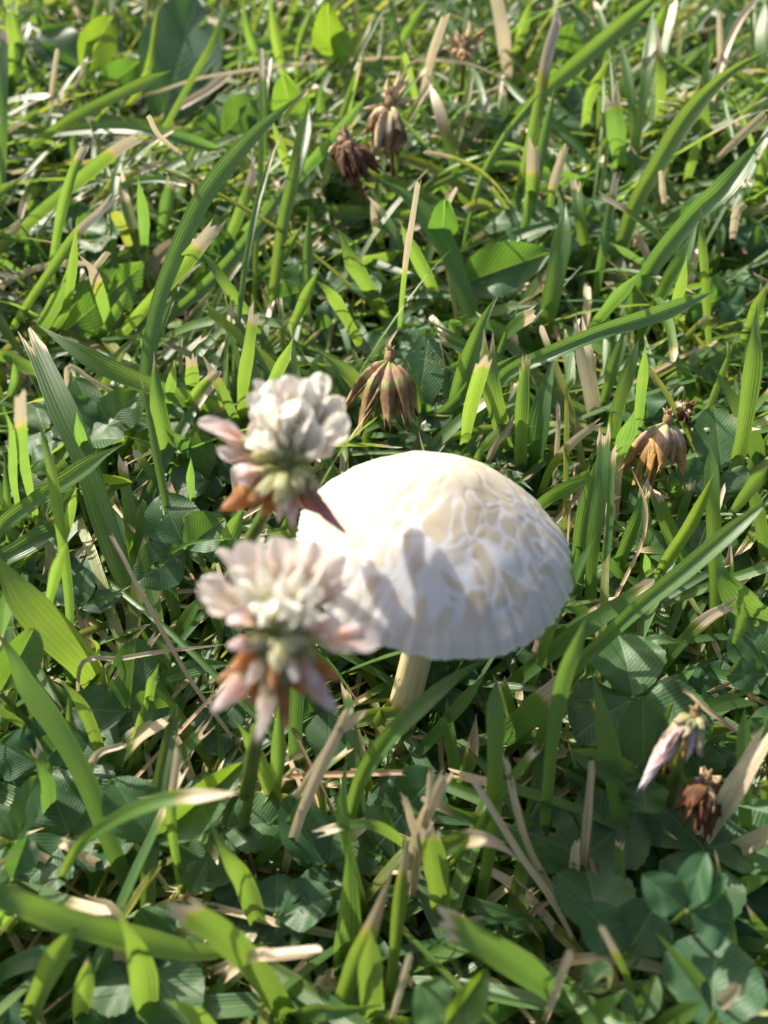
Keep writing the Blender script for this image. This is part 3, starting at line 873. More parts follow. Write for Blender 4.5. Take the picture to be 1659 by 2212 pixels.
H('E', [(-20, 1280), (150, 1190), (420, 1165)], 82, 'p', 0.2, zs=[14, 20, 14])
H('E', [(880, 1050), (900, 900), (905, 780)], 40, 'p', 0.35)
H('E', [(360, 620), (400, 520), (430, 470), (640, 690), (720, 760)], 30, 'p', 0.2, zs=[6, 16, 22, 14, 6])
H('E', [(-20, 470), (100, 520), (200, 590)], 90, 'p', 0.2, zs=[10, 14, 10])
H('E', [(1360, 1420), (1450, 1420), (1659, 1390)], 70, 'p', 0.5, zs=[26, 28, 26])
H('E', [(440, 960), (400, 850), (350, 800)], 40, 'p', 0.7)
H('E', [(1130, 620), (1060, 560), (1000, 420)], 40, 'p', 0.2)
H('F', [(410, 960), (460, 700), (480, 400), (480, 150), (482, -20)], 72, 'p', 0.7, z=52, taper=0.1, roll=0.05)
H('F', [(260, 830), (400, 640), (500, 480), (650, 290)], 42, 'c', 0.65, 0.05, z=46)
H('F', [(870, 800), (1000, 700), (1015, 560), (985, 350), (930, 80), (885, -90)], 92, 'p', 0.4, z=46, roll=0.1, taper=0.35)
H('F', [(100, 360), (250, 190), (400, 10), (450, -60)], 56, 'p', 0.3, z=34)
H('F', [(490, 250), (640, 130), (765, 15)], 112, 'c', 0.7, 0.2, brown=0.35, z=34)
H('F', [(520, 300), (620, 170), (720, 90)], 80, 'p', 0.3, z=22)
H('F', [(770, 1370), (600, 1230), (420, 1120), (275, 1035)], 122, 'c', 0.3, 0.05, zs=[10, 32, 43, 48], roll=0.05)
H('F', [(1570, 880), (1560, 500), (1558, 105)], 58, 'p', 0.45, z=44, taper=0.15)
H('F', [(1015, 1130), (1020, 900), (1020, 695)], 46, 'c', 0.45, 0.03)
H('F', [(1440, 960), (1550, 880), (1690, 830)], 62, 'p', 0.55, z=34)
H('F', [(250, 1020), (230, 830), (195, 640)], 100, 'c', 0.75, 0.1, brown=0.4, z=40)
H('F', [(800, 1500), (930, 1420), (1040, 1335)], 62, 'p', 0.5, z=46)
H('F', [(1150, 1510), (1290, 1430), (1385, 1375)], 74, 'p', 0.6, z=46)
H('F', [(1700, 1160), (1620, 1050), (1560, 950)], 44, 'p', 0.5, 0.12, zs=[14, 24, 30])
H('F', [(1260, 720), (1300, 560), (1400, 380)], 34, 'p', 0.8, 0.3, brown=0.3)
H('F', [(300, 940), (450, 980), (640, 1050), (720, 1100)], 70, 'p', 0.15, zs=[8, 12, 12, 6])
H('F', [(160, 1180), (280, 1100), (450, 1030), (680, 1020)], 24, 'p', 0.4, zs=[8, 18, 20, 14])
H('F', [(720, 430), (800, 320), (920, 180)], 32, 'p', 0.6)
H('F', [(240, 720), (370, 670), (480, 690), (600, 780)], 80, 'p', 0.75, 0.3, zs=[20, 34, 36, 34])
H('F', [(800, 830), (640, 640), (480, 420), (345, 265)], 50, 'p', 0.25, zs=[6, 16, 24, 28])
H('F', [(300, 520), (370, 330), (400, 130)], 60, 'p', 0.35, 0.35, brown=0.5)
H('F', [(20, 1400), (60, 1000), (100, 640)], 60, 'p', 0.7, 0.2, z=40)
H('F', [(-10, 740), (20, 640), (0, 520)], 60, 'p', 0.6)
H('F', [(1210, 720), (1100, 560), (1110, 460)], 40, 'p', 0.7)
H('F', [(600, 450), (690, 200), (800, 60), (860, -60)], 46, 'p', 0.7, z=32)
H('F', [(1430, 370), (1470, 310), (1530, 265)], 64, 'c', 0.75, 0.05)
H('F', [(1100, 1440), (1040, 1250), (940, 1055)], 32, 'c', 0.5, 0.25, z=46)
H('F', [(330, 480), (290, 250), (270, 60)], 58, 'p', 0.6)
H('F', [(1659, 470), (1640, 430), (1590, 440)], 50, 'p', 0.5, zs=[20, 24, 26])
H('F', [(1230, 40), (1300, -30), (1360, -90)], 44, 'p', 0.5)
H('F', [(640, 1490), (665, 1430), (680, 1370)], 40, 'p', 0.6)
H('F', [(1400, 250), (1500, 240), (1659, 270)], 30, 'p', 0.35, zs=[16, 18, 14])

# dry stalks
def S(t, pts, w, **k):
    k.setdefault('st', 'c'); k.setdefault('fold', 0.7)
    hero(t, pts, w, hue=0.5, straw=True, **k)
S('B', [(530, 340), (510, 160), (480, -20)], 58, z=50)
S('B', [(1370, 640), (1450, 300), (1530, 100), (1610, -10)], 32, z=48)
S('B', [(1212, 920), (1205, 830), (1198, 740)], 27)
S('B', [(1400, 730), (1520, 610), (1645, 495)], 36)
S('B', [(1310, 1230), (1330, 1120), (1350, 990)], 55)
S('B', [(1180, 1200), (1120, 1070), (1060, 945)], 32)
S('B', [(870, 1400), (880, 1320), (878, 1230)], 36)
S('B', [(330, 660), (400, 560), (460, 440)], 40, z=28)
S('B', [(40, 480), (80, 330), (150, 260), (320, 270), (470, 320), (600, 430)], 14, st='p', zs=[8, 38, 44, 46, 42, 34])
S('B', [(160, 450), (200, 250), (260, 70)], 40)
S('B', [(1500, 1060), (1520, 930), (1560, 880)], 36)
S('B', [(1540, 660), (1550, 580), (1500, 510)], 16)
S('B', [(1450, 380), (1455, 200), (1450, 60)], 28)
S('A', [(560, 440), (700, 390), (900, 330), (1300, 275), (1659, 250), (1900, 240)], 16, st='p', zs=[8, 20, 24, 26, 24, 18], bri=1)
S('A', [(0, 1250), (150, 1160), (300, 1135), (440, 1150)], 30, st='p', zs=[12, 16, 16, 10])
S('A', [(270, 470), (350, 330), (360, 280), (420, 255)], 18, st='p')
S('A', [(215, 500), (230, 350), (250, 215)], 22)
S('A', [(1200, 580), (1250, 480), (1330, 390)], 22)
S('A', [(660, 1240), (680, 1120), (780, 1030)], 60, brown=0.7, z=18)
S('A', [(400, 1180), (460, 1090)], 24)
S('A', [(820, 700), (700, 600), (640, 500)], 20)
S('A', [(760, 480), (900, 390), (1000, 310)], 34, z=14)
S('A', [(360, 100), (310, 0), (290, -60)], 26)
S('C', [(1050, 1780), (950, 1640), (830, 1475), (700, 1250), (600, 1070), (540, 950), (480, 840)], 21, zs=[6, 14, 22, 30, 37, 41, 44], brown=0.25, bri=0.8)
S('C', [(670, 1310), (780, 1210), (880, 1120)], 30)
S('C', [(350, 1400), (520, 1370), (700, 1340), (1010, 1305)], 22, zs=[26, 27, 27, 24], st='p')
S('C', [(460, 1400), (600, 1390), (700, 1340)], 16, zs=[20, 22, 25], st='p')
S('C', [(300, 980), (400, 860), (490, 760)], 26, zs=[8, 14, 18])
S('C', [(430, 1420), (370, 1250), (340, 1130)], 40, brown=0.5)
S('C', [(780, 320), (782, 150), (780, -10)], 18)
S('C', [(870, 130), (900, 60), (920, 10)], 26)
S('C', [(290, 120), (400, 170), (520, 240), (580, 290)], 24, st='p', zs=[26, 24, 20, 12])
S('C', [(0, 100), (60, 130), (140, 170)], 46, brown=0.5, zs=[16, 14, 10])
S('C', [(170, 1130), (210, 950), (205, 760)], 38)
S('C', [(1010, 560), (1030, 700), (1060, 820)], 32, zs=[22, 16, 8], brown=0.3)
S('D', [(730, 670), (750, 400), (750, 270)], 21, z=34)
S('D', [(890, 1340), (980, 1150), (1060, 990), (1120, 850), (1130, 700), (1065, 540)], 17, zs=[6, 16, 22, 28, 34, 38], brown=0.45, st='p')
S('D', [(635, 1440), (680, 1280), (745, 1175)], 42, brown=0.45, z=34)
S('D', [(915, 360), (885, 200), (860, 60), (840, -60)], 78, z=30)
S('D', [(930, 830), (1000, 860), (1080, 905)], 17, zs=[12, 11, 10])
S('D', [(995, 800), (1010, 600), (1035, 415)], 37, z=26)
S('D', [(1490, 1100), (1560, 1030), (1640, 950)], 26)
S('D', [(470, 470), (520, 400), (560, 335)], 30, brown=0.5, zb=18)
S('D', [(930, 560), (980, 500), (1025, 450)], 24, zb=28, bri=1)
S('D', [(1500, 560), (1560, 540), (1600, 580)], 16)
S('D', [(820, 20), (890, 70), (880, 130)], 40, bri=1)
S('E', [(1225, 830), (1290, 600), (1380, 380), (1500, 130)], 52, z=54, roll=0.1)
S('E', [(1430, 260), (1490, 200), (1570, 125)], 30, zb=46, z=55)
S('E', [(840, 450), (780, 300), (700, 150)], 45)
S('E', [(640, 985), (800, 920), (990, 855)], 27, z=14)
S('E', [(760, 930), (1000, 990), (1250, 1050), (1540, 1110)], 36, zs=[10, 13, 13, 8])
S('E', [(1070, 1195), (1200, 1180), (1345, 1165)], 52, zs=[34, 38, 40])
S('E', [(890, 1255), (950, 1230), (1010, 1205)], 40, z=20)
S('E', [(745, 915), (600, 720), (500, 620)], 24)
S('E', [(240, 720), (255, 560), (330, 410)], 24, brown=0.3)
S('E', [(270, 690), (380, 760), (500, 810)], 42, zs=[22, 18, 10])
S('E', [(380, 420), (420, 310), (530, 270)], 34, zs=[16, 28, 30])
S('E', [(500, 1300), (540, 1150), (480, 1000), (400, 960)], 90, brown=0.3, zs=[8, 22, 28, 24])
S('E', [(440, 950), (480, 880), (535, 830)], 30)
S('E', [(110, 1190), (60, 1100), (0, 1010)], 34, brown=0.4)
S('E', [(120, 730), (200, 760), (240, 780)], 40, zs=[16, 16, 12])
S('E', [(1110, 400), (1250, 330), (1320, 300)], 36, z=12)
S('E', [(1260, 380), (1320, 400), (1400, 430)], 14, zs=[20, 18, 12])
S('E', [(1450, 1270), (1400, 1300), (1370, 1300)], 80, brown=0.3, zs=[10, 16, 20])
S('F', [(830, 1140), (720, 930), (600, 760), (500, 600), (385, 420)], 31, zs=[6, 20, 30, 36, 42], brown=0.15)
S('F', [(800, 1010), (650, 760), (580, 560), (530, 335)], 32, z=42)
S('F', [(835, 960), (870, 700), (900, 360)], 37, z=40, brown=0.2)
S('F', [(810, 980), (820, 830), (828, 695)], 46, z=24, bri=1)
S('F', [(1265, 830), (1450, 560), (1560, 380), (1650, 225)], 84, z=46, roll=0.05)
S('F', [(1420, 780), (1540, 710), (1690, 640)], 74, z=36)
S('F', [(690, 770), (770, 690), (845, 605)], 52)
S('F', [(430, 970), (560, 860), (700, 755)], 42, z=12)
S('F', [(350, 1040), (500, 1000), (650, 900)], 36, z=10)
S('F', [(760, 1090), (600, 900), (440, 800)], 46, z=14, bri=0.9)
S('F', [(90, 920), (150, 650), (270, 395)], 60, z=42, brown=0.1)
S('F', [(130, 640), (100, 540), (80, 490)], 36, zb=30, z=40)
S('F', [(170, 620), (190, 500), (200, 380)], 36, zb=30, z=42)
S('F', [(680, 1500), (750, 1320), (805, 1165)], 37, z=46, bri=1)
S('F', [(20, 1500), (70, 1320), (112, 1175)], 32, z=42, bri=1)
S('F', [(1260, 30), (1400, 120), (1530, 210), (1640, 260)], 22, zs=[22, 26, 24, 18], brown=0.4)
S('F', [(860, 1190), (1080, 1205), (1290, 1260)], 50, zs=[14, 15, 10])
S('F', [(560, 1120), (640, 990), (690, 950)], 34, brown=0.5)
S('F', [(200, 1280), (120, 1120), (40, 1000)], 26, brown=0.4)
S('F', [(340, 350), (250, 260), (130, 230)], 26, brown=0.5, zs=[8, 12, 12])
S('F', [(600, 370), (700, 320), (830, 290)], 44, z=14)
S('F', [(290, 480), (250, 350), (240, 180)], 22, brown=0.5)
S('F', [(960, 130), (1000, 90), (1020, 70)], 50, brown=0.2)
S('F', [(1500, 0), (1600, 60), (1690, 110)], 24, brown=0.4, zs=[16, 14, 10])
S('F', [(1300, 1440), (1430, 1400), (1530, 1310)], 50, brown=0.4, z=42)
S('F', [(480, 1290), (560, 1370), (650, 1470)], 22, zs=[10, 12, 14])

# ------------------------------------------------------------------ clover leaves and other broad leaves
def leaflet_geo(Bp, Tp, width, normal, fold=0.25, curl=0.1, hue=0.4, pale=0.3, bri=0.5, holes=(), bites=(), res=(25, 33), serr=0.035, shape=0.0, wave=0.04, edge=0.5):
    nu, nv = res
    L = np.linalg.norm(Tp-Bp)
    D = norm(Tp-Bp)
    N = norm(normal-np.dot(normal, D)*D)
    S = np.cross(D, N)
    t = np.linspace(0, 1, nv); s = np.linspace(-1, 1, nu)
    if shape < 0.5:      # rounded, widest beyond the middle
        w = np.sin(np.pi*np.clip(t, 0, 1)**0.9)**0.55
        w *= (0.68+0.32*sstep(0, 0.45, t))
    else:                # lance shape
        w = np.sin(np.pi*t**0.8)**0.8
    w = w/w.max()
    Vv = np.zeros((nv, nu, 3)); UVs = np.zeros((nv, nu, 2)); par = np.zeros((nv, nu, 4))
    ph = random.uniform(0, 6)
    saw = ((t*17+0.3) % 1.0)
    for i in range(nu):
        a = s[i]
        e = abs(a)**6
        hw = 0.5*width*w*(1+serr*e*(saw-0.5)*2)
        notch = -0.05*L*math.exp(-(a/0.2)**2)*sstep(0.85, 1.0, t) if shape < 0.5 else 0
        along = t*L+notch
        across = hw*a
        up = np.abs(across)*math.tan(fold)+wave*width*np.sin(3.5*t*np.pi+ph+2*a)*abs(a)-curl*L*(t-0.35)**2*1.6
        Vv[:, i] = Bp+along[:, None]*D+across[:, None]*S*math.cos(fold)+up[:, None]*N
        UVs[:, i, 0] = (a*w+1)/2
        UVs[:, i, 1] = t
        par[:, i] = np.stack([t*0+hue, t*0+pale, t*0+bri, np.clip(abs(a)**3*edge+sstep(0.9, 1.0, t)*edge*0.6, 0, 1)], 1)
    F = grid_faces(nu, nv)
    if holes or bites:
        V2 = Vv.reshape(-1, 3)
        TT, SS = np.meshgrid(t, s, indexing='ij')
        TT = TT.ravel(); SS = (SS*w[:, None]).ravel()
        kill = np.zeros(len(TT), bool)
        for (hs, ht, rs_, rt) in list(holes)+list(bites):
            q = ((SS-hs)/rs_)**2+((TT-ht)/rt)**2
            q *= 1+0.35*np.sin(np.arctan2(TT-ht, SS-hs)*3+hs*9)
            kill |= q < 1
        F = [f for f in F if sum(kill[k] for k in f) < 2]
        e = par.reshape(-1, 4)
        for (hs, ht, rs_, rt) in list(holes)+list(bites):
            q = ((SS-hs)/rs_)**2+((TT-ht)/rt)**2
            e[:, 3] = np.maximum(e[:, 3], (q < 2.2)*0.9)
    return Vv.reshape(-1, 3), F, UVs.reshape(-1, 2), par.reshape(-1, 4)

def compact(V, F, uv, par):
    used = sorted({i for f in F for i in f})
    m = {a: b for b, a in enumerate(used)}
    return V[used], [[m[i] for i in f] for f in F], uv[used], par[used]

def clover(t, joint, lfs, label, zj=16, group=None, hue=0.4, pale=0.3, bri=None, name='clover_leaf', cat='clover leaf', root=None, mat=None):
    """lfs: list of dicts/tuples (tip px, width px, extra)"""
    (jx, jy), = tile(t, [joint])
    k = 1.0 if t == 'W' else 0.5
    J = at_z(jx, jy, zj/1000)
    rt = J+np.array([random.uniform(-.004, .004), random.uniform(0.0, .008), 0]); rt[2] = -0.002
    if root is not None:
        (rx, ry), = tile(t, [root])
        rt = at_z(rx, ry, -0.002)
    o = empty(name, rt)
    tag(o, label, cat, group)
    mid = (J*0.55+rt*0.45)+np.array([0.001, -0.001, 0.001])
    path = spline([rt, mid, J], 12)
    V, F, uv = tube(path, np.linspace(0.0006, 0.00045, 12), 7)
    mesh_obj('petiole', V, F, M_STEM, o, uv=uv)
    for (tip, w, ex) in lfs:
        (tx, ty), = tile(t, [tip])
        dy = -(ty-jy)/(math.hypot(tx-jx, ty-jy)+1e-6)
        el = ex.get('el', 8+22*dy if dy > 0 else 6+14*dy)
        z = ex.get('z')
        if z is None:
            z = elev_solve(J, tx, ty, R(el), 0.003, 0.06)*1000
        Tp = at_z(tx, ty, z/1000)
        (bx, by), = tile(t, [ex['base']]) if 'base' in ex else [(jx, jy)]
        Bp = at_z(bx, by, ex.get('zb', zj)/1000) if 'base' in ex else J
        mdep = project((Bp+Tp)/2)[2][0]
        width = w*k*mdep/FPX
        view = norm(CAM-(Bp+Tp)/2)
        D = norm(Tp-Bp)
        N = norm(view-np.dot(view, D)*D)
        roll = R(ex.get('roll', random.uniform(-22, 22)))
        N = N*math.cos(roll)+np.cross(D, N)*math.sin(roll)
        width = min(width/max(0.7, math.cos(roll)), 0.030)
        g = leaflet_geo(Bp+D*0.0004, Tp, width, N, ex.get('fold', random.uniform(0.05, 0.3)), ex.get('curl', random.uniform(0, 0.2)),
                        ex.get('hue', hue), ex.get('pale', pale), random.random() if bri is None else bri,
                        ex.get('holes', ()), ex.get('bites', ()), ex.get('res', (31, 41)), ex.get('serr', 0.035), ex.get('shape', 0.0), ex.get('wave', 0.04), ex.get('edge', 0.45))
        mesh_obj(ex.get('name', 'leaflet'), *compact(*g)[:2], mat or M_CLOVER, o, uv=compact(*g)[2], par=compact(*g)[3])
        cx, cy, cd = project((Bp+Tp)/2)
        PROT.append((cx[0], cy[0], w*k*0.5, max(abs(tx-bx), abs(ty-by), w*k)*0.5, cd[0]))
    return o
h4 = [(-0.25, 0.62, 0.07, 0.05), (-0.05, 0.66, 0.06, 0.10), (0.42, 0.38, 0.12, 0.06), (-0.5, 0.5, 0.04, 0.025)]
clover('C', (800, 895), [((690, 655), 245, dict(holes=[(-0.1, 0.72, 0.07, 0.11), (-0.42, 0.55, 0.05, 0.03), (0.48, 0.36, 0.13, 0.09)], roll=0)),
                         ((590, 1040), 225, dict(holes=[(0.1, 0.55, 0.09, 0.10)], bites=[(0.95, 0.85, 0.3, 0.2)], roll=5)),
                         ((975, 765), 205, dict(fold=0.5, roll=-15))],
       'dark green three-part clover leaf riddled with slit holes beside the dense white blossom', 22, hue=0.22, root=(850, 1110))
clover('C', (430, 395), [((325, 150), 150, dict(fold=0.2)), ((285, 250), 165, dict(hue=0.1)), ((600, 215), 180, dict(holes=[(0.3, 0.75, 0.08, 0.07)], hue=0.45))],
       'clover leaf with torn edge half hidden behind a broad ridged grass blade', 22, hue=0.3)
clover('C', (335, 640), [((120, 560), 210, dict(holes=[(0.0, 0.72, 0.16, 0.1), (0.45, 0.3, 0.16, 0.1), (-0.4, 0.35, 0.14, 0.08)], bites=[(0.9, 0.6, 0.3, 0.14)], hue=0.9, roll=0)),
                         ((565, 610), 150, dict(holes=[(-0.1, 0.5, 0.2, 0.07)], bites=[(0.8, 0.9, 0.4, 0.2)], hue=0.8, fold=0.7, edge=1.0)),
                         ((210, 745), 70, dict(hue=0.5))],
       'yellowing ragged clover leaf eaten full of holes with a curled leaflet', 26)
clover('C', (890, 600), [((860, 375), 120, dict(hue=0.9, el=50, roll=0, holes=[(0, 0.5, 0.06, 0.03)])), ((760, 560), 120, dict(hue=0.6))],
       'sunlit bright green clover leaflet standing upright near the dense white blossom', 16)
clover('C', (915, 705), [((895, 560), 115, dict()), ((820, 700), 110, dict()), ((1010, 745), 120, dict())],
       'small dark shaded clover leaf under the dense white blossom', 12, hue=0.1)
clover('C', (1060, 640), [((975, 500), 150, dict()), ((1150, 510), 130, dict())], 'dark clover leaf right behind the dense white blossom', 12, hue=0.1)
clover('C', (345, 1155), [((525, 1090), 95, dict(holes=[(0, 0.62, 0.25, 0.06), (0.2, 0.75, 0.2, 0.04)])), ((370, 980), 110, dict()), ((250, 1040), 100, dict())],
       'greyish clover leaf with ragged holes above crossed dry straws', 16, hue=0.15)
clover('E', (560, 125), [((590, -195), 215, dict(bites=[(-0.9, 0.5, 0.25, 0.1)], hue=0.2)), ((285, 105), 215, dict(bites=[(0.9, 0.25, 0.25, 0.1)], hue=0.15)), ((725, 110), 190, dict(hue=0.35, roll=20, bri=None) if False else dict(hue=0.35, roll=20))],
       'notched three-part clover leaf with one sunlit leaflet below the crossed straws', 20, pale=0.6)
clover('C', (310, 1480), [((360, 1290), 120, dict()), ((430, 1400), 110, dict())], 'dim clover leaf beneath the broad sunlit yellow-green blade', 12, hue=0.15)
clover('E', (180, 360), [((-10, 260), 220, dict(hue=0.1)), ((300, 220), 170, dict(hue=0.2)), ((140, 140), 130, dict(hue=0.2))],
       'dark rounded clover leaf under a slanting bluish blade', 18, hue=0.1)
clover('C', (0, 1520), [((150, 1240), 190, dict(hue=0.4, fold=0.4)), ((-60, 1300), 150, dict())], 'folded clover leaf against the broad sunlit yellow-green blade', 34)
clover('E', (70, 690), [((155, 400), 115, dict(hue=0.25, el=40)), ((-20, 520), 100, dict())], 'narrow upright pale clover leaflet catching the sun', 22)
clover('E', (50, 850), [((120, 660), 150, dict(hue=0.1, fold=0.5)), ((-20, 800), 120, dict(hue=0.5)), ((50, 1010), 110, dict(hue=0.95, edge=0.9))], 'bluish clover leaf with one yellowed leaflet below', 30)
clover('E', (660, 690), [((490, 410), 250, dict(hue=0.35, roll=10)), ((1040, 360), 240, dict(hue=0.6, fold=0.75, roll=10)), ((720, 560), 80, dict())],
       'clover leaf with a large folded bright leaflet behind the arching pale blade', 20, pale=0.3)
clover('E', (1400, 790), [((1235, 490), 215, dict(hue=0.15, roll=0)), ((1480, 560), 160, dict(hue=0.1)), ((1370, 850), 100, dict(hue=0.15))],
       'dull green clover leaf beside the thick forked straw', 16)
clover('E', (1190, 1005), [((1200, 825), 220, dict(el=5)), ((1430, 920), 210, dict()), ((1300, 1120), 180, dict(holes=[(0.3, 0.6, 0.12, 0.1)]))],
       'flat clover leaf with small holes beneath the thick forked straw', 14, hue=0.2)
clover('E', (1420, 100), [((1270, 180), 190, dict()), ((1420, 330), 200, dict()), ((1300, 40), 150, dict())], 'shaded serrated clover leaf under the pink-tinged blossom', 12, hue=0.25)
clover('E', (930, 200), [((870, 120), 160, dict()), ((1040, 60), 160, dict()), ((960, 320), 150, dict())], 'dark clover leaf directly below the hanging pink florets', 10, hue=0.1)
clover('E', (740, 1190), [((600, 980), 190, dict(hue=0.4)), ((880, 1270), 200, dict(fold=0.6, hue=0.3)), ((650, 1300), 180, dict(hue=0.1))],
       'smooth shaded clover leaf behind the near bright grass blades', 16, hue=0.2)
clover('E', (500, 1500), [((360, 1340), 230, dict()), ((640, 1400), 180, dict())], 'large blurred clover leaf low behind a mown tip', 14, hue=0.1)
clover('E', (0, 1500), [((60, 1350), 200, dict()), ((-80, 1420), 180, dict())], 'blurred dark clover leaf below a sunny slanting blade', 14, hue=0.05)
clover('F', (1120, 405), [((1120, 60), 215, dict(hue=0.4, el=32, roll=10, holes=[(0.1, 0.75, 0.04, 0.02)])), ((815, 300), 140, dict(hue=0.75, fold=0.5, holes=[(0, 0.72, 0.09, 0.07)])),
                          ((1130, 580), 215, dict(hue=0.45, bites=[(0.1, 1.0, 0.35, 0.08)], wave=0.12, edge=0.7)), ((1255, 95), 100, dict(hue=0.5, fold=0.5, el=34))],
       'large upright clover leaf with pale margin beside the withered pink-floret head', 28, pale=0.2, root=(1120, 720))
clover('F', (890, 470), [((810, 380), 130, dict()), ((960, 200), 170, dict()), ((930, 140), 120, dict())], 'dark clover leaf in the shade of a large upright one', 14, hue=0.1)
clover('F', (1310, 985), [((1125, 840), 185, dict(roll=-10)), ((1380, 735), 150, dict(fold=0.4, el=40)), ((1480, 830), 110, dict(fold=0.5, el=30)), ((1500, 1040), 250, dict(fold=0.4, el=-12))],
       'bluish three-part clover leaf lit by the sky above a big round one', 38, hue=0.08, pale=0.5)
clover('F', (1045, 1165), [((860, 960), 215, dict(hue=0.15, holes=[(-0.4, 0.5, 0.08, 0.06)])), ((1180, 960), 260, dict(hue=0.15)), ((1110, 1190), 90, dict(hue=0.7))],
       'dark clover leaf with scarred surface around a short mown blade', 26, hue=0.15)
clover('F', (1410, 1520), [((1430, 1075), 420, dict(hue=0.12, el=5, roll=0)), ], 'big round dull green clover leaflet with rusty serrated margin', 30, hue=0.1)
clover('F', (1060, 780), [((1000, 700), 120, dict(hue=0.1)), ((1140, 690), 170, dict(hue=0.1)), ((1160, 850), 140, dict(hue=0.1))], 'dark oval clover leaf behind a short mown blade', 14, hue=0.1)
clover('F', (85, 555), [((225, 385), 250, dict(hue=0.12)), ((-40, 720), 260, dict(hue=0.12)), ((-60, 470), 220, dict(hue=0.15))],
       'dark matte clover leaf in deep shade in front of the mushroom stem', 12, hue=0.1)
clover('F', (265, 1480), [((150, 1300), 200, dict(hue=0.55, el=20)), ((445, 1245), 170, dict(hue=0.75, fold=0.7, el=35))], 'bright folded pair of clover leaflets near a white straw', 36, hue=0.6)
clover('F', (1090, 1470), [((1180, 1270), 110, dict(hue=0.7, fold=0.6)), ((1050, 1330), 90, dict(hue=0.5))], 'small curled bright clover leaflet below a pale thin stem', 30)
clover('F', (850, 1330), [((980, 1220), 120, dict(hue=0.5, edge=1.0, bites=[(0.5, 0.5, 0.3, 0.2)])), ((820, 1300), 80, dict(hue=0.5, edge=1.0))], 'torn clover leaf with pale shredded edge beside a white straw', 34)
clover('D', (1400, 1560), [((1320, 1400), 150, dict()), ((1470, 1380), 150, dict())], 'shadowed clover leaf behind the large upright one', 8, hue=0.05)
clover('F', (1500, 800), [((1380, 680), 190, dict(hue=0.2)), ((1660, 560), 260, dict(hue=0.25)), ((1659, 740), 200, dict(hue=0.2))], 'wide pale clover leaf under the split woody stalk', 14, hue=0.2, pale=0.6)
clover('F', (1659, 240), [((1580, 150), 130, dict()), ((1690, 100), 150, dict())], 'mid green clover leaf behind a pointed upright blade', 18, hue=0.35)
clover('F', (1420, 260), [((1330, 380), 190, dict(holes=[(0.2, 0.5, 0.1, 0.06)])), ((1540, 330), 150, dict())], 'dark clover leaf with a hole behind the crumpled brown seed head', 12, hue=0.1)
clover('D', (1460, 560), [((1425, 275), 215, dict(hue=0.35, holes=[(-0.35, 0.62, 0.09, 0.06)], bites=[(0.9, 0.85, 0.3, 0.1)], roll=0)), ((1240, 610), 170, dict(hue=0.15, bites=[(-0.6, 0.75, 0.35, 0.15)])), ((1560, 640), 150, dict(hue=0.2))],
       'rounded clover leaf with yellow margin and a hole behind the rusty drooping head', 22, hue=0.25)
clover('D', (1659, 1440), [((1555, 1195), 250, dict(hue=0.25, holes=[(0.3, 0.85, 0.08, 0.05), (-0.3, 0.8, 0.05, 0.03), (0.2, 0.35, 0.05, 0.03)], roll=0)), ((1480, 1440), 150, dict())],
       'pale clover leaf with round holes under the slanting thick blade', 20, hue=0.25)
clover('D', (1140, 340), [((1130, 215), 170, dict()), ((1040, 300), 130, dict()), ((1230, 300), 130, dict())], 'bluish clover leaf behind the rusty drooping head', 14, hue=0.1)
clover('D', (140, 330), [((195, -45), 185, dict(hue=0.1, el=42, roll=0, holes=[(-0.2, 0.78, 0.08, 0.035), (0.35, 0.72, 0.07, 0.06), (0.1, 0.4, 0.06, 0.03)], bites=[(0.95, 0.65, 0.2, 0.06)])), ((215, 300), 130, dict(fold=0.7, hue=0.2))],
       'dark clover leaf with square light patch and holes behind the drooping head', 16, hue=0.1)
clover('C', (1430, 300), [((1400, 45), 165, dict(hue=0.65, el=35)), ((1560, 130), 150, dict(hue=0.3)), ((1460, 360), 140, dict(hue=0.15))],
       'light green clover leaf on the shaded side of the drooping head', 16)
clover('D', (270, 1475), [((190, 1400), 140, dict()), ((350, 1370), 170, dict(holes=[(0.2, 0.6, 0.08, 0.06)])), ((270, 1620), 200, dict(holes=[(0, 0.5, 0.06, 0.05)]))],
       'small clover leaf tucked right behind the mushroom stem', 10, hue=0.2, pale=0.5)
clover('D', (620, 1290), [((560, 1370), 150, dict()), ((650, 1250), 110, dict())], 'shaded clover leaf below the rim of the mushroom cap', 10, hue=0.15)
clover('A', (355, 310), [((490, 70), 150, dict(hue=0.85, edge=0.9, el=45, roll=0)), ((170, 130), 210, dict(hue=0.12, el=25)), ((140, 200), 90, dict(hue=0.1)), ],
       'clover leaf with one yellow-edged sunlit leaflet among far grass', 24)
clover('A', (960, 590), [((930, 440), 130, dict(hue=0.25)), ((1110, 420), 160, dict(hue=0.3)), ((830, 530), 130, dict(hue=0.3))], 'pale clover leaf catching light behind crossing blades', 18, pale=0.8)
clover('A', (1440, 260), [((1410, 100), 150, dict(hue=0.75)), ((1530, 150), 120, dict(hue=0.6)), ((1350, 200), 110, dict())], 'olive clover leaf in the far grass above the straw-coloured head', 20)
clover('A', (1260, 500), [((1230, 365), 150, dict(hue=0.35)), ((1340, 430), 110, dict(hue=0.2)), ((1150, 470), 110, dict(hue=0.2))], 'round clover leaf behind a pale pointed blade', 20)
clover('A', (340, 1050), [((350, 860), 170, dict(hue=0.2)), ((240, 960), 150, dict(hue=0.15)), ((440, 930), 130, dict(hue=0.2))], 'dim clover leaf above the toothed dandelion leaf', 12, hue=0.15)
clover('A', (110, 1120), [((50, 1030), 130, dict(hue=0.2)), ((190, 1100), 120, dict(hue=0.2))], 'small lobed clover leaf low beside a long frayed blade', 12, hue=0.2)
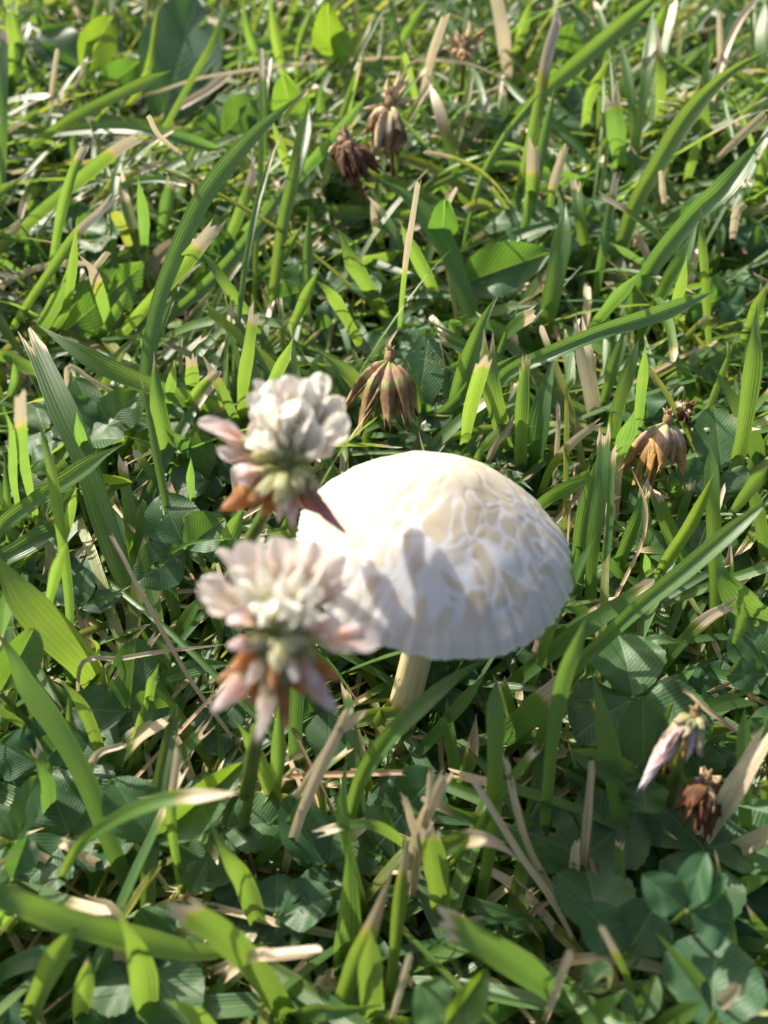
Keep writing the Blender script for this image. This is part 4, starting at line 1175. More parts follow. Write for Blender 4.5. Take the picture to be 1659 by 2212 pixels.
clover('A', (950, 1110), [((1000, 930), 170, dict(hue=0.3)), ((870, 1080), 130, dict(hue=0.1)), ((1040, 1060), 110, dict(hue=0.2))], 'round clover leaf with curled rim behind crossing bluish blades', 18)
clover('A', (1300, 1260), [((1290, 1130), 170, dict(hue=0.6)), ((1390, 1180), 130, dict(hue=0.3)), ((1200, 1290), 130, dict(hue=0.1))], 'clover leaf with sunlit back below the dark brown shrivelled head', 16)
clover('A', (1450, 1400), [((1420, 1290), 150, dict(hue=0.15, bites=[(0.8, 0.7, 0.3, 0.1)])), ((1540, 1390), 130, dict()), ((1350, 1440), 130, dict())], 'dark bitten clover leaf between two pointed blades', 12, hue=0.12)
clover('B', (1400, 980), [((1370, 825), 190, dict(hue=0.3)), ((1200, 985), 170, dict(hue=0.25)), ((1490, 930), 130, dict(hue=0.4))], 'greyish clover leaf behind the wide bluish slanting blade', 20, pale=0.6)
clover('B', (1440, 1300), [((1330, 1310), 220, dict(hue=0.1)), ((1500, 1230), 190, dict(hue=0.1)), ((1560, 1330), 160, dict(hue=0.1))], 'deep green clover leaf in shade under thin upright blade', 14, hue=0.08)
clover('B', (930, 960), [((900, 850), 150, dict(hue=0.3)), ((840, 940), 120, dict()), ((1010, 920), 120, dict())], 'pale clover leaf among mown stubs beyond the folded dock leaf', 18, hue=0.3)
clover('B', (160, 1500), [((130, 1410), 150, dict(hue=0.1)), ((230, 1440), 120, dict(hue=0.15))], 'dark clover leaf beside the base of the wide curved bluish blade', 16, hue=0.1)
clover('B', (1560, 1080), [((1590, 960), 200, dict(hue=0.1)), ((1659, 1060), 180, dict(hue=0.1))], 'dark clover leaf behind slanting bluish blade', 14, hue=0.08)
clover('B', (250, 1020), [((260, 930), 130, dict(hue=0.1)), ((330, 1010), 120, dict(hue=0.1))], 'dark clover leaf in the curve of the wide bluish blade', 12, hue=0.1)
clover('B', (780, 230), [((800, 150), 150, dict(hue=0.2)), ((720, 200), 120, dict(hue=0.25)), ((860, 220), 120, dict())], 'bluish clover leaf in the far grass behind a white-tipped blade', 18, hue=0.2)
clover('B', (760, 380), [((740, 310), 130, dict(hue=0.2)), ((830, 340), 110, dict())], 'small clover leaf under the long striped blade', 16, hue=0.2)

# dandelion, dock and plantain leaves
def broad_leaf(t, base, tip, w, label, cat, zb, zt, fold, roll, hue, teeth=0, bri=0.5, name='broad_leaf', curl=0.1, bites=()):
    (bx, by), (tx, ty) = tile(t, [base, tip])
    Bp, Tp = at_z(bx, by, zb/1000), at_z(tx, ty, zt/1000)
    root = Bp+(Bp-Tp)*0.12; root[2] = -0.002
    o = empty(name, root); tag(o, label, cat)
    V, F, uv = tube(spline([root, Bp*0.5+root*0.5+np.array([0, 0, 0.001]), Bp+(Tp-Bp)*0.05], 10), np.linspace(0.0012, 0.0009, 10), 8)
    mesh_obj('petiole', V, F, M_STEM, o, uv=uv)
    dep = project((Bp+Tp)/2)[2][0]
    view = norm(CAM-(Bp+Tp)/2); D = norm(Tp-Bp)
    N = norm(view-np.dot(view, D)*D); r = R(roll)
    N = N*math.cos(r)+np.cross(D, N)*math.sin(r)
    g = leaflet_geo(Bp, Tp, w*0.5*dep/FPX, N, fold, curl, hue, 0.0, bri, (), bites, (41, 61), 0.0, 1.0, 0.06, 0.2)
    V, F, uv, par = g
    if teeth:
        nu, nv = 41, 61
        Vg = V.reshape(nv, nu, 3)
        t_ = np.linspace(0, 1, nv)
        saw = 1-0.32*((t_*teeth) % 1.0)**1.5
        c = Vg[:, nu//2:nu//2+1, :].copy()
        V = (c+(Vg-c)*saw[:, None, None]).reshape(-1, 3)
    mesh_obj('blade', *compact(V, F, uv, par)[:2], M_CLOVER, o, uv=compact(V, F, uv, par)[2], par=compact(V, F, uv, par)[3])
    cx, cy, cd = project((Bp+Tp)/2)
    for f in (0.2, 0.4, 0.6, 0.8):
        cx, cy, cd = project(Bp+(Tp-Bp)*f)
        PROT.append((cx[0], cy[0], w*0.22, w*0.22, cd[0]))
broad_leaf('A', (250, 1460), (640, 1130), 250, 'toothed dandelion leaf with pale sheen lying among grass blades', 'dandelion leaf', 8, 24, 0.2, 8, 0.25, teeth=5, bri=0.9, name='dandelion_leaf')
broad_leaf('B', (330, 1230), (735, 1085), 250, 'folded broad dock leaf with one bright sunlit half behind the mushroom', 'dock leaf', 12, 26, 0.5, -5, 0.2, bri=0.9, name='dock_leaf')
broad_leaf('A', (700, 520), (870, -70), 340, 'wide dark plantain leaf with pale midrib in the far grass', 'plantain leaf', 6, 34, 0.18, 0, 0.1, bri=0.6, name='plantain_leaf')
broad_leaf('A', (420, 400), (620, 260), 140, 'narrow bluish plantain leaf lying flat beside the wide dark one', 'plantain leaf', 12, 20, 0.3, 10, 0.12, name='plantain_leaf')

# ------------------------------------------------------------------ clover blossoms and withered heads
def floret_geo(Bp, Tp, bend, rmax, flat, cols, ragged=0.2, prof=None, n=14, sides=12, wn=None):
    """closed pointed tube from Bp to Tp, colours along its length"""
    L = np.linalg.norm(Tp-Bp)
    path = spline([Bp, (Bp+Tp)/2+bend*L, Tp], n)
    T = np.gradient(path, axis=0); T /= np.linalg.norm(T, axis=1)[:, None]
    ref = wn if wn is not None else norm(np.random.default_rng(int(abs(Tp[0]*1e6)) % 9999).normal(size=3))
    t = np.linspace(0, 1, n)
    pf = np.interp(t, [a for a, _ in prof], [b for _, b in prof])*rmax
    V, par, UVs = [], [], []
    ends = [random.uniform(-1, 1)*ragged*L*0.25 for _ in range(sides)]
    cp = np.array([c[0] for c in cols]); cc = np.array([c[1] for c in cols])
    for i in range(n):
        a = norm(np.cross(T[i], ref)); b = np.cross(T[i], a)
        c = [np.interp(t[i], cp, cc[:, k]) for k in range(3)]
        for k in range(sides):
            th = 2*math.pi*k/sides
            rr = pf[i]*(1+0.2*math.sin(4*th+i*0.25)+0.08*random.uniform(-1, 1))
            p = path[i]+rr*(math.cos(th)*a+flat*math.sin(th)*b)
            if ragged and t[i] > 0.7:
                p = p+T[i]*ends[k]*(t[i]-0.7)/0.3
            V.append(p)
            j = random.uniform(0.88, 1.12)
            par.append([c[0]*j, c[1]*j, c[2]*j, 1]); UVs.append((k/sides, t[i]))
    F = grid_faces(sides, n, True)
    F.append(list(range(sides))[::-1]); F.append([(n-1)*sides+k for k in range(sides)])
    return np.array(V), F, np.array(UVs), np.array(par)
def petal_geo(Bp, Tp, face, width, cols, cup=0.9, curl=0.2, n=16, k=9, flare=0.75):
    """an open, cupped petal sheet from Bp to Tp that opens towards 'face'"""
    D = norm(Tp-Bp); L = np.linalg.norm(Tp-Bp)
    N = norm(face-np.dot(face, D)*D); S = np.cross(D, N)
    t = np.linspace(0, 1, n); s = np.linspace(-1, 1, k)
    w = np.interp(t, [0, .2, .45, flare, .92, 1], [.30, .42, .72, 1.0, .74, .25])*width*0.5
    V = np.zeros((n, k, 3)); UVs = np.zeros((n, k, 2)); par = np.ones((n, k, 4))
    cp = np.array([c[0] for c in cols]); cc = np.array([c[1] for c in cols])
    ph = random.uniform(0, 6)
    for i in range(k):
        a = s[i]*cup
        V[:, i] = Bp+(t*L)[:, None]*D+(w*math.sin(a)/max(math.sin(cup), .3))[:, None]*S+(w*(1-math.cos(a))*1.3+0.05*width*np.sin(t*9+ph+s[i]*2)-curl*L*(t**2.2)*0.5)[:, None]*N
        for c in range(3):
            par[:, i, c] = np.interp(t, cp, cc[:, c])*(0.93+0.07*abs(s[i]))
        UVs[:, i, 0] = (s[i]+1)/2; UVs[:, i, 1] = t
    return V.reshape(-1, 3), grid_faces(k, n), UVs.reshape(-1, 2), par.reshape(-1, 4)

WHITE = [(0, (.66, .70, .42)), (.25, (.86, .84, .66)), (.5, (.90, .88, .80)), (1, (.92, .91, .87))]
PINK = [(0, (.55, .58, .28)), (.25, (.82, .70, .52)), (.45, (.80, .55, .46)), (.65, (.84, .68, .68)), (1, (.88, .84, .86))]
PALEPINK = [(0, (.64, .66, .36)), (.3, (.86, .76, .60)), (.6, (.89, .80, .76)), (1, (.92, .87, .86))]
RUST = [(0, (.42, .45, .16)), (.3, (.60, .38, .14)), (.6, (.58, .30, .13)), (1, (.72, .48, .30))]
MAUVE = [(0, (.45, .48, .22)), (.35, (.62, .36, .30)), (.7, (.68, .40, .50)), (1, (.76, .55, .66))]
def blossom(name_label, ctr_px, dep, florets, stem_px, stem_base, ball=(), rec=0.0022, calyx_out=0.42):
    C = at_depth(*ctr_px, dep)
    base = at_z(*stem_base, -0.003)
    o = empty('clover_flower', base); tag(o, name_label, 'clover flower')
    pts = [base]+[at_depth(*p[:2], p[2]) for p in stem_px]+[C]
    V, F, uv = tube(spline(pts, 24), np.linspace(0.0011, 0.0008, 24), 10)
    mesh_obj('stem', V, F, M_STEM, o, uv=uv)
    # receptacle
    V, F, uv = tube(np.array([C-UP*0.001*1.5, C, C+UP*0.0015, C+UP*0.0028]), [0.0009, rec*0.7, rec*0.75, 0.0005], 10)
    mesh_obj('receptacle', V, F, M_PETAL, o, uv=uv, par=np.tile([.62, .66, .30, 1.0], (len(V), 1)))
    PROT.append((ctr_px[0], ctr_px[1], 170, 230, dep))
    for (px, py, dd, cols, w, kind) in florets:
        Tp = at_depth(px, py, dep+dd/1000.0)
        d = norm(Tp-C)
        Bs = C+d*rec*0.5+UP*random.uniform(-0.0006, 0.0008)
        L = np.linalg.norm(Tp-Bs)
        droop = -UP*0.12 if py > ctr_px[1] else UP*0.06
        wm = w*0.94/1000.0
        # calyx tube with slender pedicel
        co = calyx_out if kind == 'p' else 0.5
        ce = Bs+(Tp-Bs)*co
        gcol = [(0, (.58, .60, .24)), (.4, (.64, .68, .32)), (1, (.72, .74, .46))]
        fo = None
        if kind == 'p':
            face = norm(CAM-C)*random.choice([1, 1, -1])*0.7+np.array([random.uniform(-.6, .6), random.uniform(-.6, .6), random.uniform(-.2, .8)])
            B2 = Bs+(Tp-Bs)*calyx_out*0.72
            V, F, uv, par = petal_geo(B2, Tp, face, wm, cols, cup=random.uniform(.9, 1.35), curl=random.uniform(-.1, .35))
            fo = mesh_obj('floret', V, F, M_PETAL, o, uv=uv, par=par)
            side = np.cross(d, norm(face))
            for sg in (-1, 1):
                T2 = B2+(Tp-B2)*random.uniform(.66, .85)+side*sg*wm*0.28+norm(face)*wm*0.2
                V, F, uv, par = petal_geo(B2, T2, side*sg, wm*0.62, cols, cup=0.8, curl=-0.1)
                mesh_obj('wing_petal', V, F, M_PETAL, fo, uv=uv, par=par)
        else:
            V, F, uv, par = floret_geo(Bs+(Tp-Bs)*calyx_out*0.7, Tp, droop*0.5, wm*0.5, 0.55, cols, 0.35,
                                       [(0, .5), (.25, .85), (.5, 1.0), (.75, .62), (.95, .34), (1, .12)])
            fo = mesh_obj('floret', V, F, M_PETAL, o, uv=uv, par=par)
        V, F, uv, par = floret_geo(Bs, ce, droop*0.4, 0.00085, 0.9, gcol, 0.6, [(0, .35), (.3, .45), (.5, 1.0), (.9, 1.05), (1, .9)], n=9, sides=10)
        mesh_obj('calyx', V, F, M_PETAL, fo, uv=uv, par=par)
    for q in range(15):          # bare calyces left where petals have dropped
        a = R(-70+140*q/14)+random.uniform(-.1, .1)
        r_ = random.uniform(48, 84)
        Tp = at_depth(ctr_px[0]+r_*math.sin(a), ctr_px[1]+r_*math.cos(a)*0.9, dep-random.uniform(0.001, 0.006))
        V, F, uv, par = floret_geo(C-UP*0.0003, Tp, UP*0.05+norm(CAM-C)*0.1, 0.00085, 0.9, [(0, (.66, .68, .30)), (.5, (.72, .76, .42)), (1, (.80, .78, .58))], 0.7, [(0, .35), (.35, .45), (.5, .95), (.85, 1.1), (1, .8)], n=10, sides=10)
        mesh_obj('bare_calyx', V, F, M_PETAL, o, uv=uv, par=par)
    return o
lower = [
    # upright crown
    (470, 1185, 2, PALEPINK, 3.6, 'p'), (520, 1168, 0, PALEPINK, 3.6, 'p'), (556, 1160, 4, WHITE, 3.4, 'p'), (600, 1156, 2, PALEPINK, 3.6, 'p'),
    (645, 1160, 5, PALEPINK, 3.6, 'p'), (685, 1168, 3, PALEPINK, 3.6, 'p'), (505, 1225, -3, WHITE, 3.2, 'p'), (715, 1205, 4, WHITE, 3.0, 'p'), (745, 1200, 1, PALEPINK, 3.4, 'p'),
    (625, 1195, 7, WHITE, 3.2, 'p'), (580, 1190, 8, WHITE, 3.2, 'p'),
    (520, 1220, 5, PALEPINK, 3.6, 'p'), (690, 1225, 8, PINK, 3.4, 'p'), (560, 1215, -5, WHITE, 2.2, 't'), (615, 1235, -6, WHITE, 2.2, 't'), (655, 1225, -5, WHITE, 2.2, 't'),
    # left and right
    (432, 1255, -1, PALEPINK, 4.2, 'p'), (450, 1290, 2, PALEPINK, 3.6, 'p'), (495, 1330, -5, PINK, 3.0, 'p'), (505, 1270, -4, WHITE, 2.4, 't'), (745, 1255, 4, PINK, 3.2, 'p'),
    (820, 1388, -2, PINK, 4.0, 'p'), (735, 1350, -4, PINK, 3.6, 'p'), (760, 1400, 0, PALEPINK, 3.2, 'p'), (680, 1265, -6, WHITE, 3.0, 'p'), (700, 1330, -6, WHITE, 3.2, 'p'),
    # facing the lens
    (598, 1290, -9, WHITE, 4.6, 'p'), (560, 1310, -8, WHITE, 3.0, 'p'), (640, 1330, -8, WHITE, 2.6, 'p'),
    # hanging
    (462, 1535, -1, PINK, 3.0, 't'), (495, 1505, 3, RUST, 2.6, 't'), (560, 1602, -3, PALEPINK, 3.0, 't'), (618, 1578, 0, RUST, 2.8, 't'), (655, 1500, 3, RUST, 2.4, 't'),
    (722, 1535, -1, PINK, 3.4, 't'), (690, 1480, -3, PINK, 3.0, 't'), (735, 1470, 4, RUST, 2.2, 't'), (500, 1450, -2, RUST, 2.8, 't'), (495, 1395, -4, PINK, 2.6, 't'), (540, 1520, 4, RUST, 2.4, 't'), (585, 1490, -5, RUST, 2.6, 't'),
    (640, 1470, -5, PALEPINK, 2.8, 't'), (530, 1480, -4, PALEPINK, 2.6, 't'), (470, 1470, 4, RUST, 2.2, 't')]
blossom('loose pink-tinged white clover blossom in front of the mushroom, lower florets hanging', (605, 1368), 0.090, lower, [(560, 1560, 0.102), (528, 1720, 0.119)], (516, 1850))
upper = []
rs_ = np.random.default_rng(5)
for i in range(22):          # upright crown
    a = R(-205+230*i/21)+rs_.uniform(-.1, .1); r = rs_.uniform(0.78, 1.0)
    upper.append((642+112*r*math.cos(a), 905+100*r*math.sin(a), rs_.uniform(-5, 7), WHITE if rs_.random() < 0.8 else PALEPINK, rs_.uniform(3.4, 4.4), 'p'))
for i in range(10):          # florets that face the lens
    upper.append((575+14*i+rs_.uniform(-8, 8), rs_.uniform(845, 945), rs_.uniform(-7, -4), WHITE, rs_.uniform(4.2, 5.4), 'p'))
upper += [(600, 815, 1, WHITE, 3.4, 'p'), (560, 820, 0, WHITE, 3.2, 'p'), (545, 845, 3, WHITE, 3.2, 'p'), (700, 808, 2, WHITE, 3.6, 'p'), (735, 880, 1, PINK, 3.6, 'p'), (752, 905, 3, PALEPINK, 3.4, 'p'),
          (560, 930, -2, WHITE, 3, 'p'), (720, 960, 2, PALEPINK, 3, 'p'),
          (428, 900, 0, PINK, 3.0, 'p'), (470, 975, -1, PINK, 2.6, 'p'), (455, 925, 2, PALEPINK, 2.6, 't'), (502, 1022, -3, PINK, 3.6, 'p'), (515, 1000, 1, PINK, 3.0, 'p'),
          (480, 1100, 0, RUST, 3.4, 't'), (540, 1085, -3, RUST, 3.2, 't'), (565, 1112, 2, RUST, 2.8, 't'), (525, 1070, 3, RUST, 2.8, 't'), (600, 1125, 0, PALEPINK, 2.6, 't'), (632, 1135, -2, PINK, 2.8, 't'), (618, 1100, -4, PALEPINK, 2.6, 't'),
          (745, 1150, 0, MAUVE, 3.2, 't'), (700, 1110, 3, MAUVE, 3.0, 't'), (660, 1100, 4, PINK, 2.4, 't'), (590, 1075, -4, RUST, 2.4, 't'), (655, 1060, -4, WHITE, 2.2, 't'), (690, 1075, -1, MAUVE, 2.6, 't')]
blossom('dense white clover blossom above the mushroom rim with rusty drooping florets below', (622, 1008), 0.105, upper, [(585, 1090, 0.114), (525, 1190, 0.128)], (440, 1345))

# withered heads
HANG = [(0, (.50, .36, .2)), (.10, (.42, .48, .16)), (.28, (.70, .34, .27)), (.42, (.44, .50, .2)), (.52, (.28, .17, .08)), (.8, (.40, .26, .13)), (1, (.66, .46, .22))]
HANG2 = [(0, (.5, .38, .16)), (.2, (.62, .60, .32)), (.4, (.72, .42, .38)), (.5, (.44, .30, .14)), (.75, (.52, .29, .10)), (1, (.66, .40, .16))]
BROWN = [(0, (.40, .25, .10)), (.3, (.24, .13, .06)), (.6, (.12, .06, .035)), (1, (.22, .09, .04))]
TAN = [(0, (.62, .46, .26)), (.3, (.74, .66, .42)), (.5, (.70, .56, .36)), (.75, (.30, .18, .09)), (1, (.52, .34, .17))]
TAN2 = [(0, (.58, .40, .18)), (.5, (.76, .57, .32)), (1, (.80, .64, .44))]
PALE = [(0, (.42, .42, .17)), (.25, (.55, .55, .30)), (.5, (.76, .52, .52)), (.75, (.72, .48, .50)), (1, (.86, .80, .82))]
ORNG = [(0, (.4, .36, .14)), (.4, (.55, .36, .12)), (1, (.60, .32, .09))]
GRN = [(0, (.36, .30, .14)), (.4, (.42, .46, .20)), (.7, (.50, .44, .26)), (1, (.6, .45, .3))]
def head(label, top_px, z, tips, stem_px, stem_dry=False, w=34, top_tuft=True, rec_px=14):
    C = at_z(*top_px, z/1000)
    dep = project(C)[2][0]
    u = dep/FPX                     # metres for one px at the head
    base = at_z(*stem_px[-1][:2], -0.003)
    o = empty('withered_clover_head', base); tag(o, label, 'clover head', None)
    mids = [at_z(p[0], p[1], p[2]/1000) for p in stem_px[:-1]]
    V, F, uv = tube(spline([base]+mids[::-1]+[C], 18), np.linspace(0.00105, 0.0008, 18), 8)
    mesh_obj('stem', V, F, M_STEMDRY if stem_dry else M_STEM, o, uv=uv)
    V, F, uv, par = floret_geo(C-UP*rec_px*u, C+UP*rec_px*u*1.3, RIGHT*0.02, rec_px*u*0.8, 0.9, [(0, (.35, .25, .10)), (1, (.45, .30, .16))], 0.8, [(0, .5), (.4, 1), (.8, .8), (1, .4)], n=9, sides=10)
    mesh_obj('receptacle', V, F, M_DRIED, o, uv=uv, par=par)
    for (px, py, dd, cols, wpx) in tips:
        Tp = at_depth(px, py, dep+dd/1000)
        d = norm(Tp-C)
        Bs = C+d*rec_px*u*0.3
        L = np.linalg.norm(Tp-Bs)
        out = norm((Tp-C)-np.dot(Tp-C, UP)*UP+1e-6)*0.05+UP*(0.05 if py > top_px[1]+20 else 0.0)
        V, F, uv, par = floret_geo(Bs, Tp, out, wpx*u*0.46, 0.7, cols, 0.8,
                                   [(0, .22), (.10, .30), (.18, .78), (.36, 1.0), (.6, 1.0), (.8, .72), (1, .40)], n=16, sides=12)
        mesh_obj('floret', V, F, M_DRIED, o, uv=uv, par=par)
        cx, cy = (px+top_px[0])/2, (py+top_px[1])/2
        PROT.append((cx, cy, 26, 30, dep))
    if top_tuft:
        for q in range(9):
            a = q*0.7
            Tp = C+RIGHT*math.cos(a)*rec_px*u*0.7+UP*rec_px*u*random.uniform(1.2, 2.1)-FWD*math.sin(a)*rec_px*u*0.7
            V, F, uv, par = floret_geo(C+UP*rec_px*u*0.3, Tp, RIGHT*0.05, rec_px*u*0.28, 0.6, [(0, (.4, .28, .14)), (1, (.52, .36, .2))], 0.5, [(0, .8), (.6, 1), (1, .3)], n=6, sides=6)
            mesh_obj('bract', V, F, M_DRIED, o, uv=uv, par=par)
    for q in range(16):      # shrivelled shreds among the florets
        px, py, dd, cols, wpx = tips[q % len(tips)]
        f = random.uniform(0.55, 1.08)
        Tp = at_depth(top_px[0]+(px-top_px[0])*f+random.uniform(-9, 9), top_px[1]+(py-top_px[1])*f+random.uniform(-7, 7), dep+dd/1000-0.0015+random.uniform(-.001, .001))
        B0 = C+(Tp-C)*random.uniform(0.1, 0.5)
        V, F, uv, par = floret_geo(B0, Tp, norm(np.array([random.uniform(-1, 1), random.uniform(-1, 1), random.uniform(-1, 1)]))*0.12, random.uniform(3, 6)*u, 0.3, cols, 0.9, [(0, .6), (.4, 1), (.8, .7), (1, .2)], n=8, sides=6)
        mesh_obj('shred', V, F, M_DRIED, o, uv=uv, par=par)
    return o
head('drooping clover head with hanging pink and brown florets just beyond the mushroom', (842, 772), 34,
     [(752, 872, 2, HANG, 34), (782, 918, -1, HANG, 40), (798, 905, 1, HANG, 30), (838, 918, -3, HANG, 34), (880, 908, -2, HANG, 36), (897, 890, 1, HANG, 34), (822, 890, 3, HANG, 30), (858, 893, 4, HANG, 30)],
     [(820, 870, 22), (803, 960, 8), (800, 1010, 0)])
head('rusty drooping clover head with pink calyces on a green stem', (1442, 908), 36,
     [(1346, 1010, 1, HANG2, 36), (1374, 1034, 0, HANG2, 32), (1400, 1030, -2, ORNG, 34), (1408, 1046, 1, ORNG, 30), (1428, 1020, -3, HANG2, 36), (1450, 1000, 0, HANG2, 30), (1474, 1015, 1, HANG2, 34), (1462, 990, 3, GRN, 28), (1390, 1010, 3, HANG2, 32), (1415, 1005, 3, HANG2, 30)],
     [(1428, 980, 24), (1412, 1050, 14), (1402, 1120, 0)])
head('tiny broken brown clover remnant behind the rusty drooping head', (1478, 885), 34,
     [(1462, 882, 0, TAN2, 20), (1496, 868, 0, BROWN, 18), (1470, 908, 1, BROWN, 20), (1488, 918, 0, BROWN, 20), (1500, 895, 0, TAN2, 12)], [(1482, 940, 16), (1484, 990, 0)], True, rec_px=9)
head('dark brown shrivelled clover head on a rust-coloured stalk', (742, 312), 44,
     [(712, 330, 0, TAN2, 26), (745, 385, -4, BROWN, 40), (765, 398, -3, BROWN, 40), (790, 380, -1, BROWN, 40), (818, 365, 2, BROWN, 38), (800, 345, 3, BROWN, 34), (735, 360, -2, BROWN, 36), (724, 345, 2, BROWN, 34), (770, 370, -5, BROWN, 38), (780, 355, 2, BROWN, 36), (757, 340, -5, BROWN, 36), (780, 330, 2, BROWN, 30), (758, 310, -2, TAN2, 18), (728, 302, -2, TAN2, 16), (748, 290, 0, TAN2, 14), (768, 300, 2, TAN2, 14)],
     [(772, 385, 34), (785, 440, 20), (775, 540, 0)], True, rec_px=20)
head('straw-coloured clover head with spiky top and blackened florets', (842, 228), 44,
     [(790, 290, 0, TAN, 26), (815, 320, -3, TAN2, 30), (805, 330, 1, TAN, 28), (838, 335, -2, TAN, 30), (858, 322, 0, TAN, 30), (872, 305, 2, TAN, 28), (826, 310, 3, TAN, 26), (850, 310, 4, TAN, 26), (800, 275, -2, TAN, 24), (862, 280, -3, TAN, 26),
      (836, 175, 0, TAN2, 14), (862, 160, 1, TAN2, 14), (880, 170, 2, TAN2, 12), (875, 190, -1, TAN2, 12), (790, 235, 0, TAN2, 12), (895, 215, 0, TAN2, 12)], [(845, 300, 34), (850, 400, 16), (850, 450, 0)], True, rec_px=18)
head('spiky dry clover head blurred in the far grass', (1000, 105), 44,
     [(965, 80, 0, TAN2, 16), (975, 125, -2, TAN2, 18), (995, 150, 0, ORNG, 18), (1020, 140, 0, TAN2, 18), (1045, 80, 2, TAN2, 12), (1015, 50, 2, TAN2, 12), (985, 70, 0, TAN2, 14), (960, 105, 1, TAN2, 14), (1030, 110, 1, TAN2, 18), (1000, 135, -3, TAN2, 20), (1050, 60, 0, ORNG, 10), (990, 130, -3, ORNG, 14)], [(1000, 160, 32), (990, 260, 0)], True, rec_px=14)
head('withered clover head with one long pink floret and green calyces', (1500, 1548), 46,
     [(1393, 1688, -3, PALE, 32), (1416, 1645, -2, ORNG, 30), (1438, 1662, -1, ORNG, 28), (1438, 1590, -1, GRN, 32), (1430, 1620, -4, PALE, 24), (1512, 1630, -2, GRN, 26), (1490, 1625, -2, PALE, 26), (1510, 1610, 0, GRN, 28), (1528, 1560, 2, GRN, 26), (1478, 1630, 2, ORNG, 22), (1460, 1560, -2, GRN, 28), (1480, 1590, -3, GRN, 26), (1515, 1575, -2, GRN, 24)],
     [(1470, 1630, 36), (1448, 1710, 24), (1430, 1800, 0)], rec_px=14)
head('crumpled brown seed head leaning on the split woody stalk', (1525, 1690), 32,
     [(1462, 1745, 0, BROWN, 36), (1478, 1775, -1, BROWN, 38), (1505, 1790, -3, BROWN, 40), (1530, 1800, 0, BROWN, 36), (1555, 1760, 1, BROWN, 36), (1560, 1720, 2, BROWN, 34), (1490, 1740, -4, BROWN, 36), (1520, 1765, -4, BROWN, 36), (1540, 1740, -3, TAN2, 26), (1475, 1715, 1, BROWN, 34), (1555, 1680, 0, TAN2, 20), (1500, 1680, 0, MAUVE, 14), (1515, 1660, 0, TAN2, 14), (1535, 1750, 3, BROWN, 36)], [(1520, 1760, 20), (1510, 1830, 0)], True, rec_px=16)

# ------------------------------------------------------------------ undergrowth: lower grass, thatch, more clover
for a in np.linspace(0, 2*math.pi, 14, endpoint=False):
    PROT.append((942+215*math.cos(a), 1180+150*math.sin(a), 100, 100, 0.13))
PROT.append((942, 1180, 230, 200, 0.13)); PROT.append((870, 1500, 55, 90, 0.14)); PROT.append((860, 1580, 45, 60, 0.15))
PR = np.array(PROT)
def blocked(P, soft=1.0):
    x, y, d = project(P)
    x, y, d = x[::2], y[::2], d[::2]
    if ((d < 0.055) & (np.abs(x-829) < 1000) & (np.abs(y-1106) < 1300)).any():
        return True
    m = (((PR[None, :, 0]-x[:, None])/(PR[None, :, 2]*soft))**2+((PR[None, :, 1]-y[:, None])/(PR[None, :, 3]*soft))**2 < 1) & (d[:, None] < PR[None, :, 4]-0.0015)
    return bool(m.any())
def rand_blade(x, y, straw, low):
    r = random
    if straw:
        L = r.uniform(0.012, 0.05); el0 = R(r.uniform(0, 35)); w = r.uniform(0.0005, 0.0019); z0 = r.uniform(-0.001, 0.007 if not low else 0.004)
    else:
        L = r.uniform(0.026, 0.068) if y < 0.2 else r.uniform(0.034, 0.085); el0 = R(r.uniform(12, 70)); w = r.uniform(0.0017, 0.0040)*(1.0 if y < 0.2 else 1.25); z0 = -0.003
    if not straw and y > 0.10 and r.random() < (0.05 if y < 0.2 else 0.12):      # long slender blades
        L = r.uniform(0.055, 0.11); el0 = R(r.uniform(35, 75)); w = r.uniform(0.0013, 0.0026)
    az = r.gauss(0.9, 1.25) if r.random() < 0.6 else r.uniform(0, 2*math.pi)
    bend = r.uniform(0.2, 1.3)*(0.35 if straw else 1.0)
    n = 12
    p = np.array([x, y, z0]); P = [p]
    el = el0
    for i in range(n-1):
        el -= bend/(n-1)
        az += r.uniform(-.05, .05)
        d = np.array([math.cos(az)*math.cos(el), math.sin(az)*math.cos(el), math.sin(el)])
        p = p+d*L/(n-1)
        p = np.array([p[0], p[1], max(p[2], -0.002 if i < 2 else 0.0008)])
        P.append(p)
    P = np.array(P)
    roll = r.uniform(-1.1, 1.1)
    T = norm(P[-1]-P[0])
    S = norm(np.cross(T, [0, 0, 1])+1e-6); N = np.cross(S, T)
    W = np.tile(S*math.cos(roll)+N*math.sin(roll), (n, 1))
    st = 'c' if (straw or r.random() < 0.45) else 'p'
    hue = float(np.clip(r.gauss(0.45, 0.25), 0, 1))
    dry = r.choice([0, 0, 0.03, 0.05, 0.12]) if not straw else 0
    brown = r.choice([0.25, 0.45, 0.6, 0.75]) if straw else (r.choice([0, 0, 0.3]) if dry else 0)
    return P, w, W, st, dry, hue, r.random(), brown, 1.0 if straw else (r.choice([0, 0, 0, 0, 0.15, 0.3])), r.uniform(0.2, 0.8)
def scatter(count, straw, region, zone):
    out = []
    for _ in range(count):
        x = random.uniform(*region[0]); y = random.uniform(*region[1])
        b = rand_blade(x, y, straw, False)
        if zone and blocked(b[0], 1.0):
            continue
        if np.linalg.norm(b[0][:, :2]-CAP_C[:2], axis=1).min() < 0.022 and b[0][:, 2].max() > 0.045:
            continue
        out.append(b)
    return out
def build_geo(b, K):
    P, w, W, st, dry, hue, bri, brown, drybase, fold = b
    return blade_geo(P, w, W, st, dry, hue, bri, brown, drybase, fold, 0.3, K)
